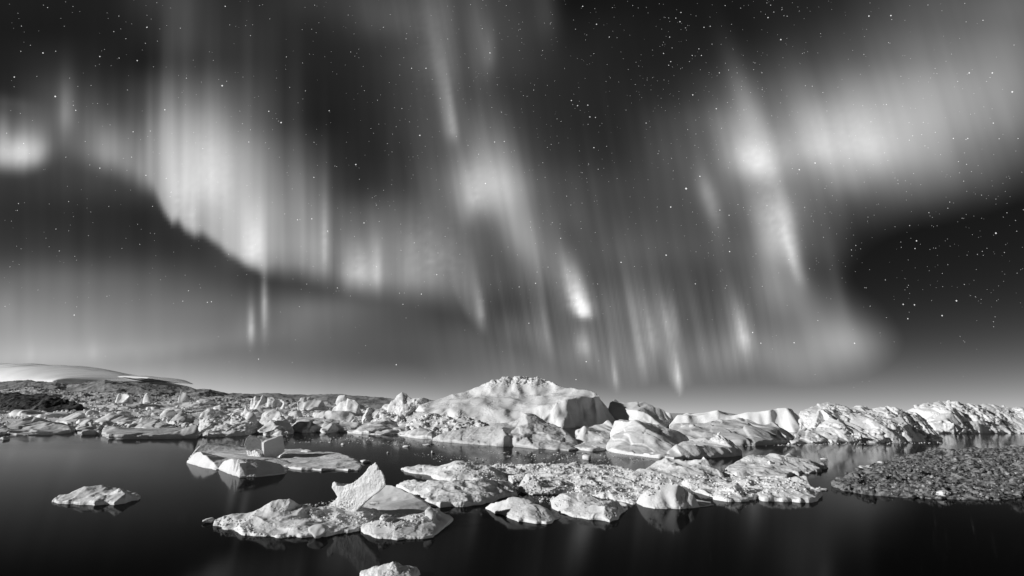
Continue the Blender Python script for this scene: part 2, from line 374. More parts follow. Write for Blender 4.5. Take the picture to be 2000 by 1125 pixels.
berg('iceberg', 'long white iceberg running out of the frame at the far right, with a jagged crest', 'iceberg',
     [(1762, -1120), (1795, -1085), (1830, -1070), (1860, -1120), (1900, -1180), (1950, -1220), (2000, -1260), (2110, -1290), (2140, -1800), (1900, -1750), (1762, -1500)],
     [[(1770, 802, -1350), (1790, 792, -1350), (1812, 786, -1350), (1818, 788, -1350), (1830, 786, -1350), (1848, 785, -1350), (1868, 785, -1350), (1880, 790, -1350), (1900, 792, -1400), (1920, 789, -1430), (1935, 793, -1450), (1950, 796, -1450), (1975, 797, -1460), (2000, 799, -1470), (2110, 803, -1480)],
      [(1858, 802, -1250), (1866, 825, -1120), (1870, 835, -1070)], [(1890, 800, -1330), (1905, 815, -1240), (1915, 826, -1180)],
      [(1835, 838, -1100), (1880, 830, -1210), (1930, 829, -1250), (1990, 827, -1310), (2090, 826, -1340)]],
     [(1830, 805, -1250), (1850, 820, -1150), (1880, 815, -1270), (1940, 808, -1350), (1980, 812, -1370), (2040, 813, -1380)],
     edge=4, big=1.2, mid=.5, blocky=1.5, fine=2, facet=.9, mound=.3, warp=.4, billow=.9, squash=.5, **FAR)
berg('iceberg', 'tiny distant iceberg peak standing behind the smooth white wall', 'iceberg',
     [(1322, -1500), (1375, -1500), (1375, -1650), (1322, -1650)], [[(1325, 809, -1560), (1338, 807, -1560), (1346, 804, -1560), (1355, 812, -1550)]], edge=3, big=.5, blocky=1, **FAR)
berg('iceberg', 'grey pitted iceberg with a rounded shaded end, in front of the smooth bright wall', 'iceberg',
     [(1300, 862), (1380, 867), (1450, 870), (1490, 870), (1520, 868), (1545, 864), (1552, -800), (1530, -900), (1450, -960), (1300, -960)],
     [[(1300, 832, -880), (1335, 828, -860), (1355, 832, -850), (1380, 822, -860), (1400, 819, -860), (1430, 822, -850), (1450, 817, -860), (1465, 828, -840), (1490, 830, -830), (1510, 823, -830), (1522, 831, -830), (1535, 840, -830), (1540, 850, -820)],
      [(1330, 840, -730), (1380, 838, -720), (1430, 838, -710), (1480, 838, -700), (1492, 846, -700)]],
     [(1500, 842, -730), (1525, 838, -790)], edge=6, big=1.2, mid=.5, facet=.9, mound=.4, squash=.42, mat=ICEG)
berg('iceberg', 'iceberg with a long dark shaded wall and a ragged white pinnacle on top', 'iceberg',
     [(1300, 896), (1318, 899), (1335, 897), (1390, 894.5), (1447, 890), (1450, 886), (1440, -560), (1380, -590), (1310, -560)],
     [[(1304, 886, -430), (1320, 868, 893), (1336, 869, 893), (1345, 870, 893.5), (1370, 871, 892.5), (1400, 872, 891.5), (1430, 875, 889.5), (1446, 878, 887.5)],
      [(1330, 864, -520), (1350, 862, -520), (1380, 861, -515), (1395, 857, -515), (1401, 850, -512), (1405, 843, -512), (1411, 852, -512), (1420, 856, -510), (1432, 868, -508)]],
     [(1310, 890, -462), (1425, 866, -500)], edge=5, big=.5, mid=.5, blocky=1.1, top=9, billow=.6, squash=.6, mat=ICE)
berg('iceberg', 'bright pyramid shaped iceberg with a dark lee side, left of the long shaded wall', 'iceberg',
     [(1182, 880), (1200, 884), (1240, 890), (1290, 896), (1312, 896), (1345, -560), (1345, -640), (1280, -720), (1190, -700)],
     [[(1186, 862, -560), (1200, 848, -580), (1222, 838, -590), (1240, 823, -590), (1246, 828, -580), (1262, 839, -560), (1280, 847, -540), (1295, 860, -520), (1312, 872, -500), (1318, 882, -485)],
      [(1200, 822, -680), (1220, 819, -690), (1245, 826, -690), (1290, 828, -690), (1310, 840, -660), (1340, 850, -620)]],
     [(1215, 862, -530), (1240, 866, -520), (1270, 872, -500), (1290, 882, -475)], edge=5, big=1.0, mid=.25, facet=.5, billow=.3, mound=.3, sm=7, squash=.5, mat=ICE)
berg('iceberg', 'small bright jagged iceberg with a white pinnacle right of the central grey berg', 'iceberg',
     [(1120, 878), (1140, 880), (1165, 881), (1195, 878), (1200, 872), (1195, -620), (1120, -620)],
     [[(1123, 865, -540), (1135, 862, -550), (1143, 833, -570), (1150, 842, -565), (1160, 861, -550), (1172, 858, -550), (1185, 853, -560), (1195, 862, -550)]],
     [(1140, 866, -525), (1165, 866, -530), (1130, 845, -600), (1180, 842, -600)], edge=4, big=.8, mid=.5, blocky=.6, squash=.6, mat=ICE)
berg('iceberg', 'two white stubs with a round knob, between the great dome and the jagged pinnacle', 'iceberg',
     [(1125, -680), (1170, -650), (1215, -680), (1215, -800), (1125, -800)],
     [[(1128, 838, -720), (1150, 832, -720), (1178, 828, -720), (1184, 821, -720), (1190, 822, -720), (1194, 832, -720), (1212, 840, -720)]], edge=8, big=1, mid=1, **FAR)
berg('iceberg', 'central grey iceberg with a steep peak, a dark gully and its reflection below', 'iceberg',
     [(843, 860.5), (870, 863), (900, 866), (950, 870), (985, 872.5), (1000, 872), (1040, 876), (1085, 879), (1128, 880), (1132, 876), (1120, -640), (1040, -700), (950, -700), (870, -680)],
     [[(846, 858, -610), (862, 848, -620), (890, 840, -620), (920, 836, -620), (960, 831, -610), (978, 829, -605), (990, 828, -600), (1003, 825, -600), (1014, 814, -590), (1022, 805, -590), (1034, 805, -590), (1048, 813, -585), (1064, 824, -580), (1088, 832, -570), (1110, 849, -540), (1124, 868, -500)],
      [(978, 830, -585), (984, 845, -540), (990, 862, -505)],
      [(1003, 832, -580), (996, 846, -545), (1008, 858, -515), (1006, 868, -500)]],
     [(880, 852, -560), (930, 850, -545), (950, 858, -525), (1005, 845, -575), (1040, 846, -535), (1070, 852, -520), (1085, 865, -490), (1040, 865, -495), (1030, 825, -565), (1015, 862, -500), (992, 868, -522), (990, 856, -560)],
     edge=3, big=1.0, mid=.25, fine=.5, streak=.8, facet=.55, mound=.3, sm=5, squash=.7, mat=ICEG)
def lowberg(label, outl, ridg, pts=(), mat=None, **k):
    kk = dict(edge=3, big=1.0, mid=.4, mound=.5, facet=.9, squash=.6); kk.update(k)
    return berg('iceberg', label, 'iceberg', outl, ridg, pts, mat=mat or ICEF, **kk)
lowberg('low smooth humped iceberg tongue touching the left end of the central grey berg', [(775, 850), (805, 855), (842, 858), (850, 852), (840, -760), (780, -760)],
        [[(780, 846, -660), (800, 838, -690), (830, 840, -690), (846, 848, -650)]], mat=ICE)
lowberg('long row of rounded ice humps along the dark water left of the central berg', [(562, 842), (590, 845), (620, 844), (640, 846), (665, 844), (680, 846), (705, 847), (740, 850), (775, 848), (800, 850), (812, -760), (780, -900), (700, -950), (600, -950)],
        [[(566, 826, -840), (600, 820, -860), (640, 819, -870), (672, 824, -860), (700, 826, -850), (735, 832, -820), (762, 822, -880), (800, 821, -880), (815, 836, -800)]],
        [(580, 830, -790), (615, 828, -780), (632, 836, -765), (655, 830, -780), (700, 834, -760), (760, 838, -730)], mat=ICE, big=1.8, billow=.8)
lowberg('rubble covered ice slope directly under the left flank of the great dome', [(770, -820), (850, -780), (950, -760), (960, -980), (860, -1080), (770, -1050)],
        [[(775, 815, -950), (800, 806, -980), (830, 808, -980), (860, 812, -960), (900, 815, -930), (940, 826, -860)]], [(820, 826, -860), (880, 828, -830)], blocky=1.8, billow=1.2)
lowberg('dark faced tabular ice block with crumbled top, left of the great dome', [(712, -960), (775, -930), (800, -980), (790, -1080), (715, -1080)],
        [[(715, 806, -1000), (722, 797, -1000), (726, 804, -1000), (750, 806, -1000), (785, 809, -990), (796, 812, -990)]], edge=10, blocky=1)
lowberg('dark faced flat ice block behind the row of rounded humps', [(612, -960), (660, -940), (700, -950), (702, -1050), (612, -1060)],
        [[(616, 808, -990), (640, 806, -990), (690, 806, -985), (699, 818, -975)]], edge=9, big=.6)
lowberg('bright cracked white block on the skyline left of the great dome', [(645, -1650), (680, -1600), (708, -1680), (705, -1800), (648, -1800)],
        [[(648, 785, -1720), (662, 779, -1720), (670, 776, -1720), (677, 777, -1720), (684, 781, -1700), (694, 782, -1700), (704, 792, -1690)]], edge=3, mid=1.6, mat=ICEF)
lowberg('sloping white skyline berg with a dark pointed top, touching the great dome on the left', [(755, -1500), (800, -1450), (850, -1500), (850, -1700), (760, -1700)],
        [[(760, 796, -1560), (768, 782, -1580), (779, 771, -1590), (787, 769, -1590), (796, 776, -1590), (812, 781, -1570), (842, 784, -1560)]], [(790, 790, -1520)], blocky=.9)
lowberg('low grey hummock on the skyline between two brighter blocks', [(575, -1800), (640, -1750), (645, -2000), (580, -2000)],
        [[(580, 784, -1850), (596, 777, -1870), (605, 774, -1870), (617, 777, -1870), (630, 785, -1850)]], mat=ICEG)
lowberg('white stepped block on the skyline with a sharp left spike', [(488, -1800), (540, -1780), (560, -1800), (560, -2000), (490, -1950)],
        [[(490, 782, -1850), (500, 776, -1850), (509, 778, -1850), (513, 770, -1850), (516, 777, -1850), (540, 776, -1850), (556, 780, -1850)]], blocky=1)
lowberg('tall narrow dark ice tower standing above the packed ice at left', [(345, -2400), (368, -1880), (374, -2440), (366, -2490), (347, -2490)],
        [[(347, 775, -2440), (350, 762, -2440), (354, 757, -2440), (358, 763, -2440), (366, 764, -2430), (371, 776, -2430)]], edge=4, mat=ICEG, big=.6)
lowberg('bright slab lying on the packed ice below the hills', [(222, -2400), (250, -1880), (256, -2460), (225, -2480)], [[(225, 778, -2420), (231, 769, -2440), (249, 772, -2440), (250, 776, -2420)]], edge=6, big=.5)
lowberg('small bright rounded block near the tall ice tower', [(273, -2500), (292, -2490), (294, -2560), (274, -2560)], [[(276, 769, -2530), (282, 765, -2530), (290, 766, -2530)]], edge=6, big=.4)
lowberg('dome shaped iceberg with a dark right side, right of the dense ice cluster', [(500, 847), (520, 851), (550, 852), (572, 847), (580, -800), (545, -900), (505, -860)],
        [[(504, 826, -780), (512, 811, -800), (522, 802, -810), (535, 798, -810), (546, 803, -800), (554, 820, -770), (572, 836, -750)]], [(530, 822, -730), (545, 838, -690)], mat=ICE, mid=1.5, blocky=.7)
lowberg('pointed white spire berg above the shore of the dense ice cluster', [(462, -800), (500, -780), (510, -900), (465, -920)],
        [[(465, 820, -840), (474, 812, -840), (479, 804, -840), (481, 793, -840), (484, 806, -840), (496, 806, -830), (504, 820, -820)]], mat=ICE, blocky=.8)
lowberg('dense lumpy iceberg cluster rising at the corner of the left lagoon', [(388, 850), (400, 854), (440, 853), (480, 850), (502, 847), (500, -850), (440, -900), (392, -850)],
        [[(390, 824, -760), (395, 806, -780), (404, 797, -780), (412, 802, -780), (420, 818, -780), (440, 816, -790), (458, 806, -800), (470, 818, -780), (495, 826, -760)]],
        [(400, 832, -680), (420, 838, -670), (450, 832, -680), (475, 835, -680)], mat=ICE, mid=2.2, blocky=1.6, big=1.6, billow=1)
lowberg('flat topped floe with a black undercut edge in the left lagoon', [(199, 851), (212, 857), (240, 857.5), (300, 857), (350, 856.5), (386, 856), (392, 852), (386, -760), (300, -760), (205, -720)],
        [[(202, 846, -600), (207, 836, -615), (214, 831, -625), (222, 834, -620), (235, 839, -610), (262, 843, -600), (300, 844, -590), (345, 842, -585), (365, 835, -585), (383, 828, -590), (389, 836, -580)]],
        [(240, 838, -680), (300, 838, -690), (360, 836, -690)], edge=7, mat=ICEG, big=.5, mid=.3, notch=1.6, warp=.3, wob=.4, facet=0, mound=.25)
lowberg('dark faced long low berg at the left edge below the rock outcrop', [(-40, 812), (0, 815), (40, 819), (90, 820), (140, 819), (152, 814), (150, -1250), (0, -1250), (-40, -1250)],
        [[(-38, 808, -1080), (8, 803, -1060), (25, 799, -1060), (60, 797, -1060), (95, 795, -1060), (118, 793, -1050), (137, 790, -1050), (148, 797, -1060)]], edge=9, big=.8, mat=ICEF)
lowberg('rounded grey berg with a smooth dark front and a low shelf, at the left waterline', [(8, 848), (30, 850), (60, 850), (100, 849), (140, 846), (150, 842), (145, -860), (50, -860), (10, -820)],
        [[(10, 844, -650), (40, 846, -640), (50, 838, -670), (75, 831, -680), (95, 826, -690), (110, 824, -690), (125, 827, -690), (140, 837, -680)], [(50, 822, -780), (62, 817, -780), (90, 822, -780)]], mat=ICEG, edge=3)
lowberg('small dark rounded hummock between the grey berg and the undercut floe', [(148, 844), (165, 849), (192, 849), (196, 843), (190, -800), (152, -800)],
        [[(152, 838, -700), (163, 832, -710), (172, 822, -720), (180, 831, -710), (193, 838, -700)]], mat=ICEG)
lowberg('low grey mound cut by the left picture edge', [(-50, 848), (0, 850), (12, 848), (20, -760), (-50, -780)], [[(-40, 826, -700), (0, 829, -700), (14, 840, -690)]], mat=ICEG)
for k_, (x0_, w_, yb, hh, lab_) in enumerate([(255, 95, 842, 15, 'long pale low berg lying directly behind the undercut floe'), (330, 70, 832, 17, 'humped pale berg behind the right half of the undercut floe'), (190, 80, 830, 13, 'low pale berg behind the left tip of the undercut floe'),
        (440, 90, 824, 16, 'wide pale berg behind the dense ice cluster'), (560, 100, 818, 15, 'wide pale berg behind the dome with a dark right side'), (300, 80, 818, 14, 'pale wedge berg midway up the packed field, above the undercut floe'),
        (110, 90, 828, 10, 'long low pale berg just right of the dark faced berg'), (420, 60, 812, 15, 'pointed pale berg high in the packed field left of centre'), (650, 90, 812, 13, 'pale berg with a long back, below the cracked white skyline block'), (740, 70, 812, 14, 'short pale berg beside the crumbled tabular block'), (520, 70, 810, 14, 'pale berg just below the stepped skyline block')]):
    r_ = random.Random(100+k_); D_ = depth(x0_+w_/2, yb); n_ = 6; pk_ = r_.uniform(.25, .5)
    lowberg(lab_, [(x0_, -D_*1.02), (x0_+w_*.3, -D_*.985), (x0_+w_*.7, -D_*.98), (x0_+w_, -D_*1.03), (x0_+w_*.85, -D_*1.12), (x0_+w_*.2, -D_*1.12)],
            [[(x0_+w_*(.06+.88*i/n_), yb-3-hh*(1-abs(i/n_-pk_)/max(pk_, 1-pk_))**.6*r_.uniform(.75, 1.25)-4, -D_*1.05) for i in range(n_+1)]], edge=4, mat=[ICEF, ICEG][k_ % 3 == 1], facet=1.2)
berg('rock_outcrop', 'black rocky outcrop above the packed ice at the left edge', 'rocks',
     [(-80, -1450), (20, -1380), (100, -1350), (158, -1340), (165, -1450), (100, -1700), (-80, -1750)],
     [[(-60, 764, -1550), (0, 767, -1550), (25, 770, -1520), (38, 767, -1520), (48, 772, -1500), (62, 771, -1500), (85, 768, -1500), (105, 773, -1480), (125, 781, -1450), (148, 790, -1420), (158, 793, -1400)]],
     [(20, 785, -1430), (80, 784, -1420)], edge=3, mat=DROCK, big=1.4, mid=2.4, blocky=1.2, notch=0)
# ------------------------------------------------------------------ nearer water: left berg with two standing blocks
g = bpy.data.objects.new('iceberg', None); COL.objects.link(g); g.location = tuple(G3(500, 915)); bpy.context.view_layer.update()
g['label'] = 'iceberg carrying two upright square blocks, floating in the dark water at left centre'; g['category'] = 'iceberg'
berg('ice_base', '', '', [(366, 904), (380, 909), (396, 913), (423, 918), (429, 917), (447, 925), (467, 933), (500, 932), (530, 929), (556, 926), (561, 913), (572, 911), (548, 890), (520, 878), (460, 872), (420, 870), (385, 878), (372, 892)],
     [[(369, 899, 904), (376, 890, 904.5), (386, 883, 906), (396, 888, 909), (410, 899, 914), (422, 909, 916.5)],
      [(430, 909, 917.5), (438, 900, 919), (452, 896, 923), (464, 896, 929), (468, 903, 931)],
      [(470, 904, 930.5), (482, 903, 929), (500, 897, 927), (512, 899, 926), (530, 902, 925), (548, 906, 924), (554, 914, 924.5)],
      [(378, 878, 886), (392, 870, 884), (410, 866, 882), (430, 867, 881), (450, 874, 882), (462, 880, 884)]],
     [(400, 892, 903), (425, 893, 902), (445, 894, 906), (470, 890, 900), (500, 892, 902), (540, 896, 906), (400, 882, 893), (430, 884, 893)],
     edge=2.0, mat=ICE, parent=g, vox=.9, warp=.35, wob=.4, sm=2, big=.5, mid=.6, billow=.4, notch=.5)
berg('ice_tongue', '', '', [(556, 914), (575, 917), (610, 918), (650, 919), (700, 919.5), (706, 912), (700, 903), (672, 893), (655, 887), (620, 885), (585, 881), (560, 879), (545, 889), (545, 905)],
     [[(548, 888, 897), (570, 884, 890), (595, 886, 889), (625, 887, 890), (655, 889, 892), (668, 897, 900), (680, 893, 899), (697, 903, 908)]],
     [(590, 897, 901), (630, 900, 904), (580, 907, 911), (650, 905, 909), (690, 905, 911)],
     edge=3, mat=ICE, parent=g, vox=1.0, big=.4, mid=.35, fine=1.2, mound=.35, notch=.4)
def block(name, poly, D0, kx, back, u, parent, mat=SLAB, vox=1.0, shrink=.1, sd=1, label='', cat='', dpy=0, **k):
    V, Fs = prism(poly, D0, kx, back, shrink, dpy)
    A, Q = voxel(V, Fs, vox*u); kk = dict(big=.8, mid=.9, fine=1.2, sm=1, notch=0, warp=.5, mound=.3); kk.update(k)
    A, Q = rough(A, Q, u, sd, **kk); A, c = center(A); NV[0] += len(A)
    if parent is not None: c = c-np.array(parent.location)
    o = add(name, mesh_from(name, A, Q, mat), parent, c)
    if label: o['label'] = label
    if cat: o['category'] = cat
    return o
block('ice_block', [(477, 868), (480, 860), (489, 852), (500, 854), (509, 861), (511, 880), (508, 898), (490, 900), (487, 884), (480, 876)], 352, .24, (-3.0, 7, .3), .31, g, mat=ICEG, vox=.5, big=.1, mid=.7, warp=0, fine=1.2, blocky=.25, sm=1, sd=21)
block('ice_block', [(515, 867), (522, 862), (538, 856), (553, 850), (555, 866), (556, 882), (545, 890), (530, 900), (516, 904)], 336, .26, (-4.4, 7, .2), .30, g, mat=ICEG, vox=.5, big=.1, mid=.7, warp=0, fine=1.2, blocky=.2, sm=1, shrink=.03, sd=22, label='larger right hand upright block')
block('ice_crust', [(482, 880), (490, 884), (498, 880), (506, 886), (513, 896), (514, 908), (500, 912), (486, 906)], 338, -.1, (1, 4, 0), .30, g, mat=ICE, vox=.8, big=.5, mid=1.2, warp=.4, billow=1.4, sd=23)
# ------------------------------------------------------------------ foreground iceberg with the leaning slab
g2 = bpy.data.objects.new('iceberg', None); COL.objects.link(g2); g2.location = tuple(G3(650, 1015)); bpy.context.view_layer.update()
g2['label'] = 'foreground iceberg with a tall slab of ice leaning to the right out of its floe'; g2['category'] = 'iceberg'
berg('ice_floe', '', '', [(412, 1018), (425, 1028), (455, 1036), (480, 1045), (540, 1050), (600, 1050), (640, 1047), (680, 1041), (712, 1034), (740, 1020), (760, 1000), (745, 975), (700, 968), (650, 974), (600, 983), (560, 990), (510, 999), (460, 1006), (430, 1011)],
     [[(440, 1014, 1020), (462, 1009, 1018), (485, 1003, 1014), (510, 992, 1010), (535, 983, 1008), (553, 979, 1007), (568, 982, 1006), (585, 988, 1004), (598, 996, 1005)],
      [(503, 1010, 1022), (515, 1022, 1032), (524, 1034, 1042)], [(530, 1008, 1020), (545, 1024, 1034), (560, 1036, 1042)]],
     [(560, 1002, 1014), (590, 1012, 1020), (620, 1000, 1003), (640, 990, 993), (660, 1020, 1023), (700, 1012, 1015), (700, 1000, 1004), (640, 1032, 1037), (615, 1034, 1041), (680, 1030, 1035), (460, 1022, 1028), (520, 1038, 1045), (580, 1036, 1044)],
     edge=3.2, parent=g2, vox=1.3, fwd=.38, facet=0, mound=.9, big=.8, mid=.5, billow=1.2, fine=1.3, notch=.5)
berg('ice_floe', 'rubbly right hand part with a low white mound', '', [(700, 1030), (712, 1042), (722, 1049), (750, 1053), (800, 1053), (845, 1050), (858, 1040), (872, 1028), (886, 1014), (876, 1003), (858, 995), (830, 1000), (780, 1008), (735, 1008), (705, 1018)],
     [[(714, 1038, 1043), (722, 1025, 1036), (742, 1016, 1033), (762, 1011, 1031), (776, 1020, 1032), (795, 1017, 1027), (812, 1008, 1022), (825, 1003, 1019), (850, 999, 1012), (872, 1006, 1010)]],
     [(760, 1030, 1042), (800, 1034, 1042), (830, 1025, 1034), (840, 1038, 1044), (730, 1040, 1046)],
     edge=3.2, parent=g2, vox=1.3, fwd=.3, facet=.35, mound=.5, big=.8, mid=.4, billow=.9, notch=.5)
berg('ice_ramp', 'smooth slope lying in shadow behind the slab', '', [(690, 1004), (730, 1014), (790, 1016), (845, 1010), (852, 998), (835, 983), (800, 966), (770, 956), (740, 958), (700, 975)],
     [[(735, 958, 976), (755, 947, 975), (772, 951, 976), (790, 960, 980), (812, 972, 986), (835, 986, 994)]],
     [(740, 990, 1002), (780, 990, 1002), (810, 998, 1005)], edge=1.0, parent=g2, vox=1.3, big=.25, mid=.25, fine=.5, notch=0)
block('leaning_slab', [(641, 990), (655, 978), (659, 970), (653, 960), (648, 953), (648, 944), (652, 942), (656, 945), (658, 950), (672, 949), (686, 944), (700, 935), (712, 924), (723, 913), (734, 904), (739, 911), (737, 918), (744, 919), (750, 932), (753, 948), (741, 959), (726, 970), (708, 986), (687, 1006), (665, 1003)],
      168, -.05, (1.2, 4.6, -.8), .155, g2, sd=31, vox=.9, mid=1.2, big=.6, fine=2.0, sm=1, shrink=.3, warp=.3, billow=1.1, label='tall bright leaning slab with a pitted face')
def settle(px, py):
    g_ = G3(px, py); d = rays(px, py); dg = bpy.context.evaluated_depsgraph_get()
    hit, loc, nor, _, ob, _ = S.ray_cast(dg, Vector((0, 0, CAMH)), Vector(d))
    if hit and loc.z > .05 and abs(loc.y-g_[1]) < .35*g_[1] and ob.name.split('.')[0] != 'brash_ice': return np.array(loc), nor.z
    return g_, 1.0
def stone(name, label, cat, px, py, w, h, u=None, sd=0, parent=None, mat=ICE, group=None, z=0.0):
    bpy.context.view_layer.update(); p = settle(px, py)[0]-np.array([0, 0, h*pxm(G3(px, py)[1])*.12]); u = pxm(p[1]); V, Qf = ico(4)
    V, Qf = poly_rock(V, Qf, sd, 9)
    V = V*np.array([w*u*.5, w*u*.5, h*u*.62]); V, Qf = rough(V, Qf, u, sd, big=.5, mid=.8, fine=.9, sm=1, notch=0)
    V[:, 2] += h*u*.38
    if parent is not None: p = p-np.array(parent.location)
    p = np.array(p); p[2] += z
    o = add(name, mesh_from(name, V, Qf, mat), parent, p)
    for k, v in (('label', label), ('category', cat), ('group', group)):
        if v: o[k] = v
    return o
def ico(n):
    bm_ = None
    import bmesh
    bm = bmesh.new(); bmesh.ops.create_icosphere(bm, subdivisions=n, radius=1.0)
    V = np.array([v.co[:] for v in bm.verts]); Fq = np.array([[v.index for v in f.verts] for f in bm.faces]); bm.free(); return V, Fq
def poly_rock(V, Fq, sd, np_=10, soft=14.0, flat=0.25):
    r = np.random.default_rng(sd+500); nn = r.normal(size=(np_, 3)); nn /= np.linalg.norm(nn, axis=1)[:, None]
    off = r.uniform(.55, .95, np_); dots = V @ nn.T
    q = np.maximum(dots/off, 1e-3); q = np.concatenate([q, np.full((len(V), 1), .85)], 1)
    rad = 1/((q**soft).mean(1)*q.shape[1])**(1/soft)
    return V*rad[:, None], Fq
stone('ice_boulder', 'small round boulder of ice off the left tip of the foreground floe', 'ice block', 405, 1021, 17, 11, sd=3)
stone('ice_boulder', 'egg shaped ice boulder upright on the right end of the foreground iceberg', 'ice block', 840, 1012, 24, 24, sd=4)
stone('ice_boulder', 'dark grey ice boulder on the rubble right of the leaning slab', 'ice block', 715, 1014, 20, 12, sd=5)
stone('ice_boulder', 'pale ice boulder half way between the leaning slab and the white mound', 'ice block', 752, 1015, 20, 12, sd=6)
stone('ice_boulder', 'squarish ice boulder at the front edge of the foreground floe', 'ice block', 622, 1044, 34, 20, sd=7)
stone('ice_boulder', 'small knob of ice standing on the left tail of the foreground floe', 'ice block', 436, 1017, 9, 8, sd=8)
# ------------------------------------------------------------------ floating floes
def floe(label, outl, ridg=(), pts=(), **k):
    kk = dict(edge=2.5, big=.7, mid=.45, billow=1.3, notch=.6, vox=1.3, mat=ICE, mound=.8, fine=1.3, blocky=.35, facet=.35, foot=False, fwd=.4); kk.update(k)
    return berg('ice_floe', label, 'ice floe', outl, ridg, pts, **kk)
floe('lone low floe with a small pinnacle, drifting at far left in black water', [(98, 981), (120, 984), (170, 986), (225, 986), (246, 983), (252, 979), (275, 976), (273, 970), (250, 963), (225, 958), (190, 955), (150, 958), (120, 968)],
     [[(103, 975, 979), (122, 970, 977), (145, 961, 972), (163, 951, 968), (180, 953, 966), (205, 951, 965), (218, 955, 967), (228, 958, 968)], [(205, 972, 982), (222, 968, 980), (232, 958, 979), (242, 969, 981)]],
     [(190, 964, 975), (262, 965, 970), (250, 966, 974)], mid=.5, billow=.6)
floe('floe at the bottom picture edge, only its lumpy top in view', [(700, 1126), (716, 1136), (760, 1142), (800, 1138), (824, 1124), (812, 1114), (770, 1110), (725, 1114)],
     [[(706, 1119, 1126), (728, 1112, 1124), (750, 1108, 1125), (768, 1103, 1125), (780, 1104, 1125), (790, 1110, 1123), (815, 1111, 1119)]], billow=1.6, fwd=.1)
floe('long pointed floe at the upper left of the central ice group', [(783, 917), (800, 924), (835, 928), (850, 935), (880, 942), (930, 944), (970, 943), (990, 936), (988, 924), (960, 912), (930, 906), (880, 907), (840, 911), (800, 912)],
     [[(790, 914, 917), (830, 914, 920), (870, 914, 925), (892, 906, 922), (905, 904, 920), (918, 907, 919), (940, 914, 921), (960, 919, 924)], [(930, 931, 937), (955, 924, 933), (968, 927, 934), (984, 931, 934)]],
     [(860, 929, 934), (900, 930, 937)])
floe('thick crusty floe with a broken white front edge, left of the central ice group', [(773, 955), (795, 965), (812, 971), (830, 985), (860, 992), (900, 991), (940, 986), (965, 979), (985, 971), (1010, 968), (1005, 955), (985, 945), (960, 940), (900, 938), (850, 937), (800, 937), (785, 945)],
     [[(785, 945, 951), (812, 939, 951), (850, 943, 954), (870, 948, 958)], [(870, 956, 965), (900, 945, 960), (922, 943, 960), (936, 938, 957), (952, 948, 960), (972, 955, 964)], [(970, 947, 957), (990, 941, 955), (1002, 950, 958)]],
     [(840, 958, 967), (900, 968, 978), (812, 951, 960), (870, 975, 984), (930, 970, 977)], edge=6, billow=1.2, mid=.5)
floe('twin humped shaded floe behind a small pool in the central ice group', [(1012, 958), (1020, 963), (1040, 967), (1070, 966), (1110, 962), (1125, 956), (1115, 946), (1080, 939), (1030, 939)],
     [[(1015, 947, 955), (1026, 933, 951), (1034, 930, 950), (1044, 938, 951), (1056, 944, 952), (1072, 940, 950), (1084, 935, 949), (1094, 941, 949), (1118, 949, 952)]], billow=.7, mid=.7, edge=4)
floe('smooth triangular floe at the front of the central ice group, dark on its right side', [(948, 993), (965, 1003), (990, 1010), (1015, 1018), (1045, 1022), (1075, 1020), (1096, 1011), (1090, 1000), (1060, 985), (1030, 975), (1000, 972), (970, 980)],
     [[(954, 988, 994), (968, 981, 992), (985, 977, 991), (1002, 972, 989), (1012, 973, 989), (1022, 979, 992), (1030, 990, 1000), (1033, 1003, 1012)]],
     [(1070, 996, 1004), (1085, 1004, 1008), (990, 996, 1004), (1050, 985, 991)], billow=.6, mid=.4, big=1, foot=False, facet=.4, mound=.25, fwd=.5)
floe('broad rubble floe ending in a blunt dark tip, right of the triangular floe', [(1073, 980), (1080, 993), (1095, 1003), (1120, 1010), (1155, 1014), (1190, 1019), (1208, 1015), (1212, 1003), (1226, 995), (1222, 985), (1195, 975), (1150, 965), (1110, 962), (1080, 968)],
     [[(1080, 975, 984), (1100, 970, 986), (1125, 975, 990), (1145, 988, 1002), (1180, 994, 1008), (1200, 1002, 1011)]],
     [(1150, 975, 984), (1175, 983, 992), (1210, 986, 992), (1130, 962, 970)], edge=4, billow=1.3, mid=.5)
floe('wide flat field of crushed ice joining the floes of the central group', [(985, 930), (1000, 945), (1010, 942), (1060, 942), (1120, 945), (1120, 962), (1190, 975), (1235, 985), (1262, 975), (1290, 960), (1300, 940), (1270, 928), (1200, 914), (1100, 908), (1000, 911), (940, 912), (960, 922)],
     [], [(1020, 922, 925), (1060, 915, 920), (1100, 925, 929), (1150, 917, 921), (1130, 940, 945), (1180, 950, 955), (1200, 925, 930), (1230, 950, 954), (1180, 935, 943), (1150, 932, 938), (1160, 945, 952), (980, 919, 923), (1250, 938, 941)], edge=2, billow=1.2, mid=.5, blocky=.4, fwd=0, mound=1.2)
floe('smooth dome shaped floe at the front of the right ice group', [(1240, 982), (1258, 990), (1280, 994), (1320, 995), (1350, 993), (1391, 986), (1380, -210), (1330, -214), (1285, -212), (1250, -208)],
     [[(1250, 976, -197), (1262, 962, -197), (1275, 949, -197), (1290, 943, -197), (1308, 941, -197), (1322, 945, -196), (1338, 953, -196), (1356, 966, -196), (1378, 980, -196)]],
     [(1310, 960, -189), (1335, 966, -189), (1300, 980, -185), (1345, 979, -187)], billow=.2, mid=.3, big=.7, fine=.6, edge=2, foot=False, facet=0, mound=.12, sm=6, fwd=0)
floe('low humped floe with a shaded right side, above the smooth dome', [(1215, 938), (1240, 945), (1290, 949), (1340, 950), (1345, 942), (1300, 928), (1255, 925), (1225, 930)],
     [[(1225, 932, 936), (1247, 919, 934), (1270, 920, 935), (1300, 925, 938), (1335, 941, 944)]], [], billow=.7)
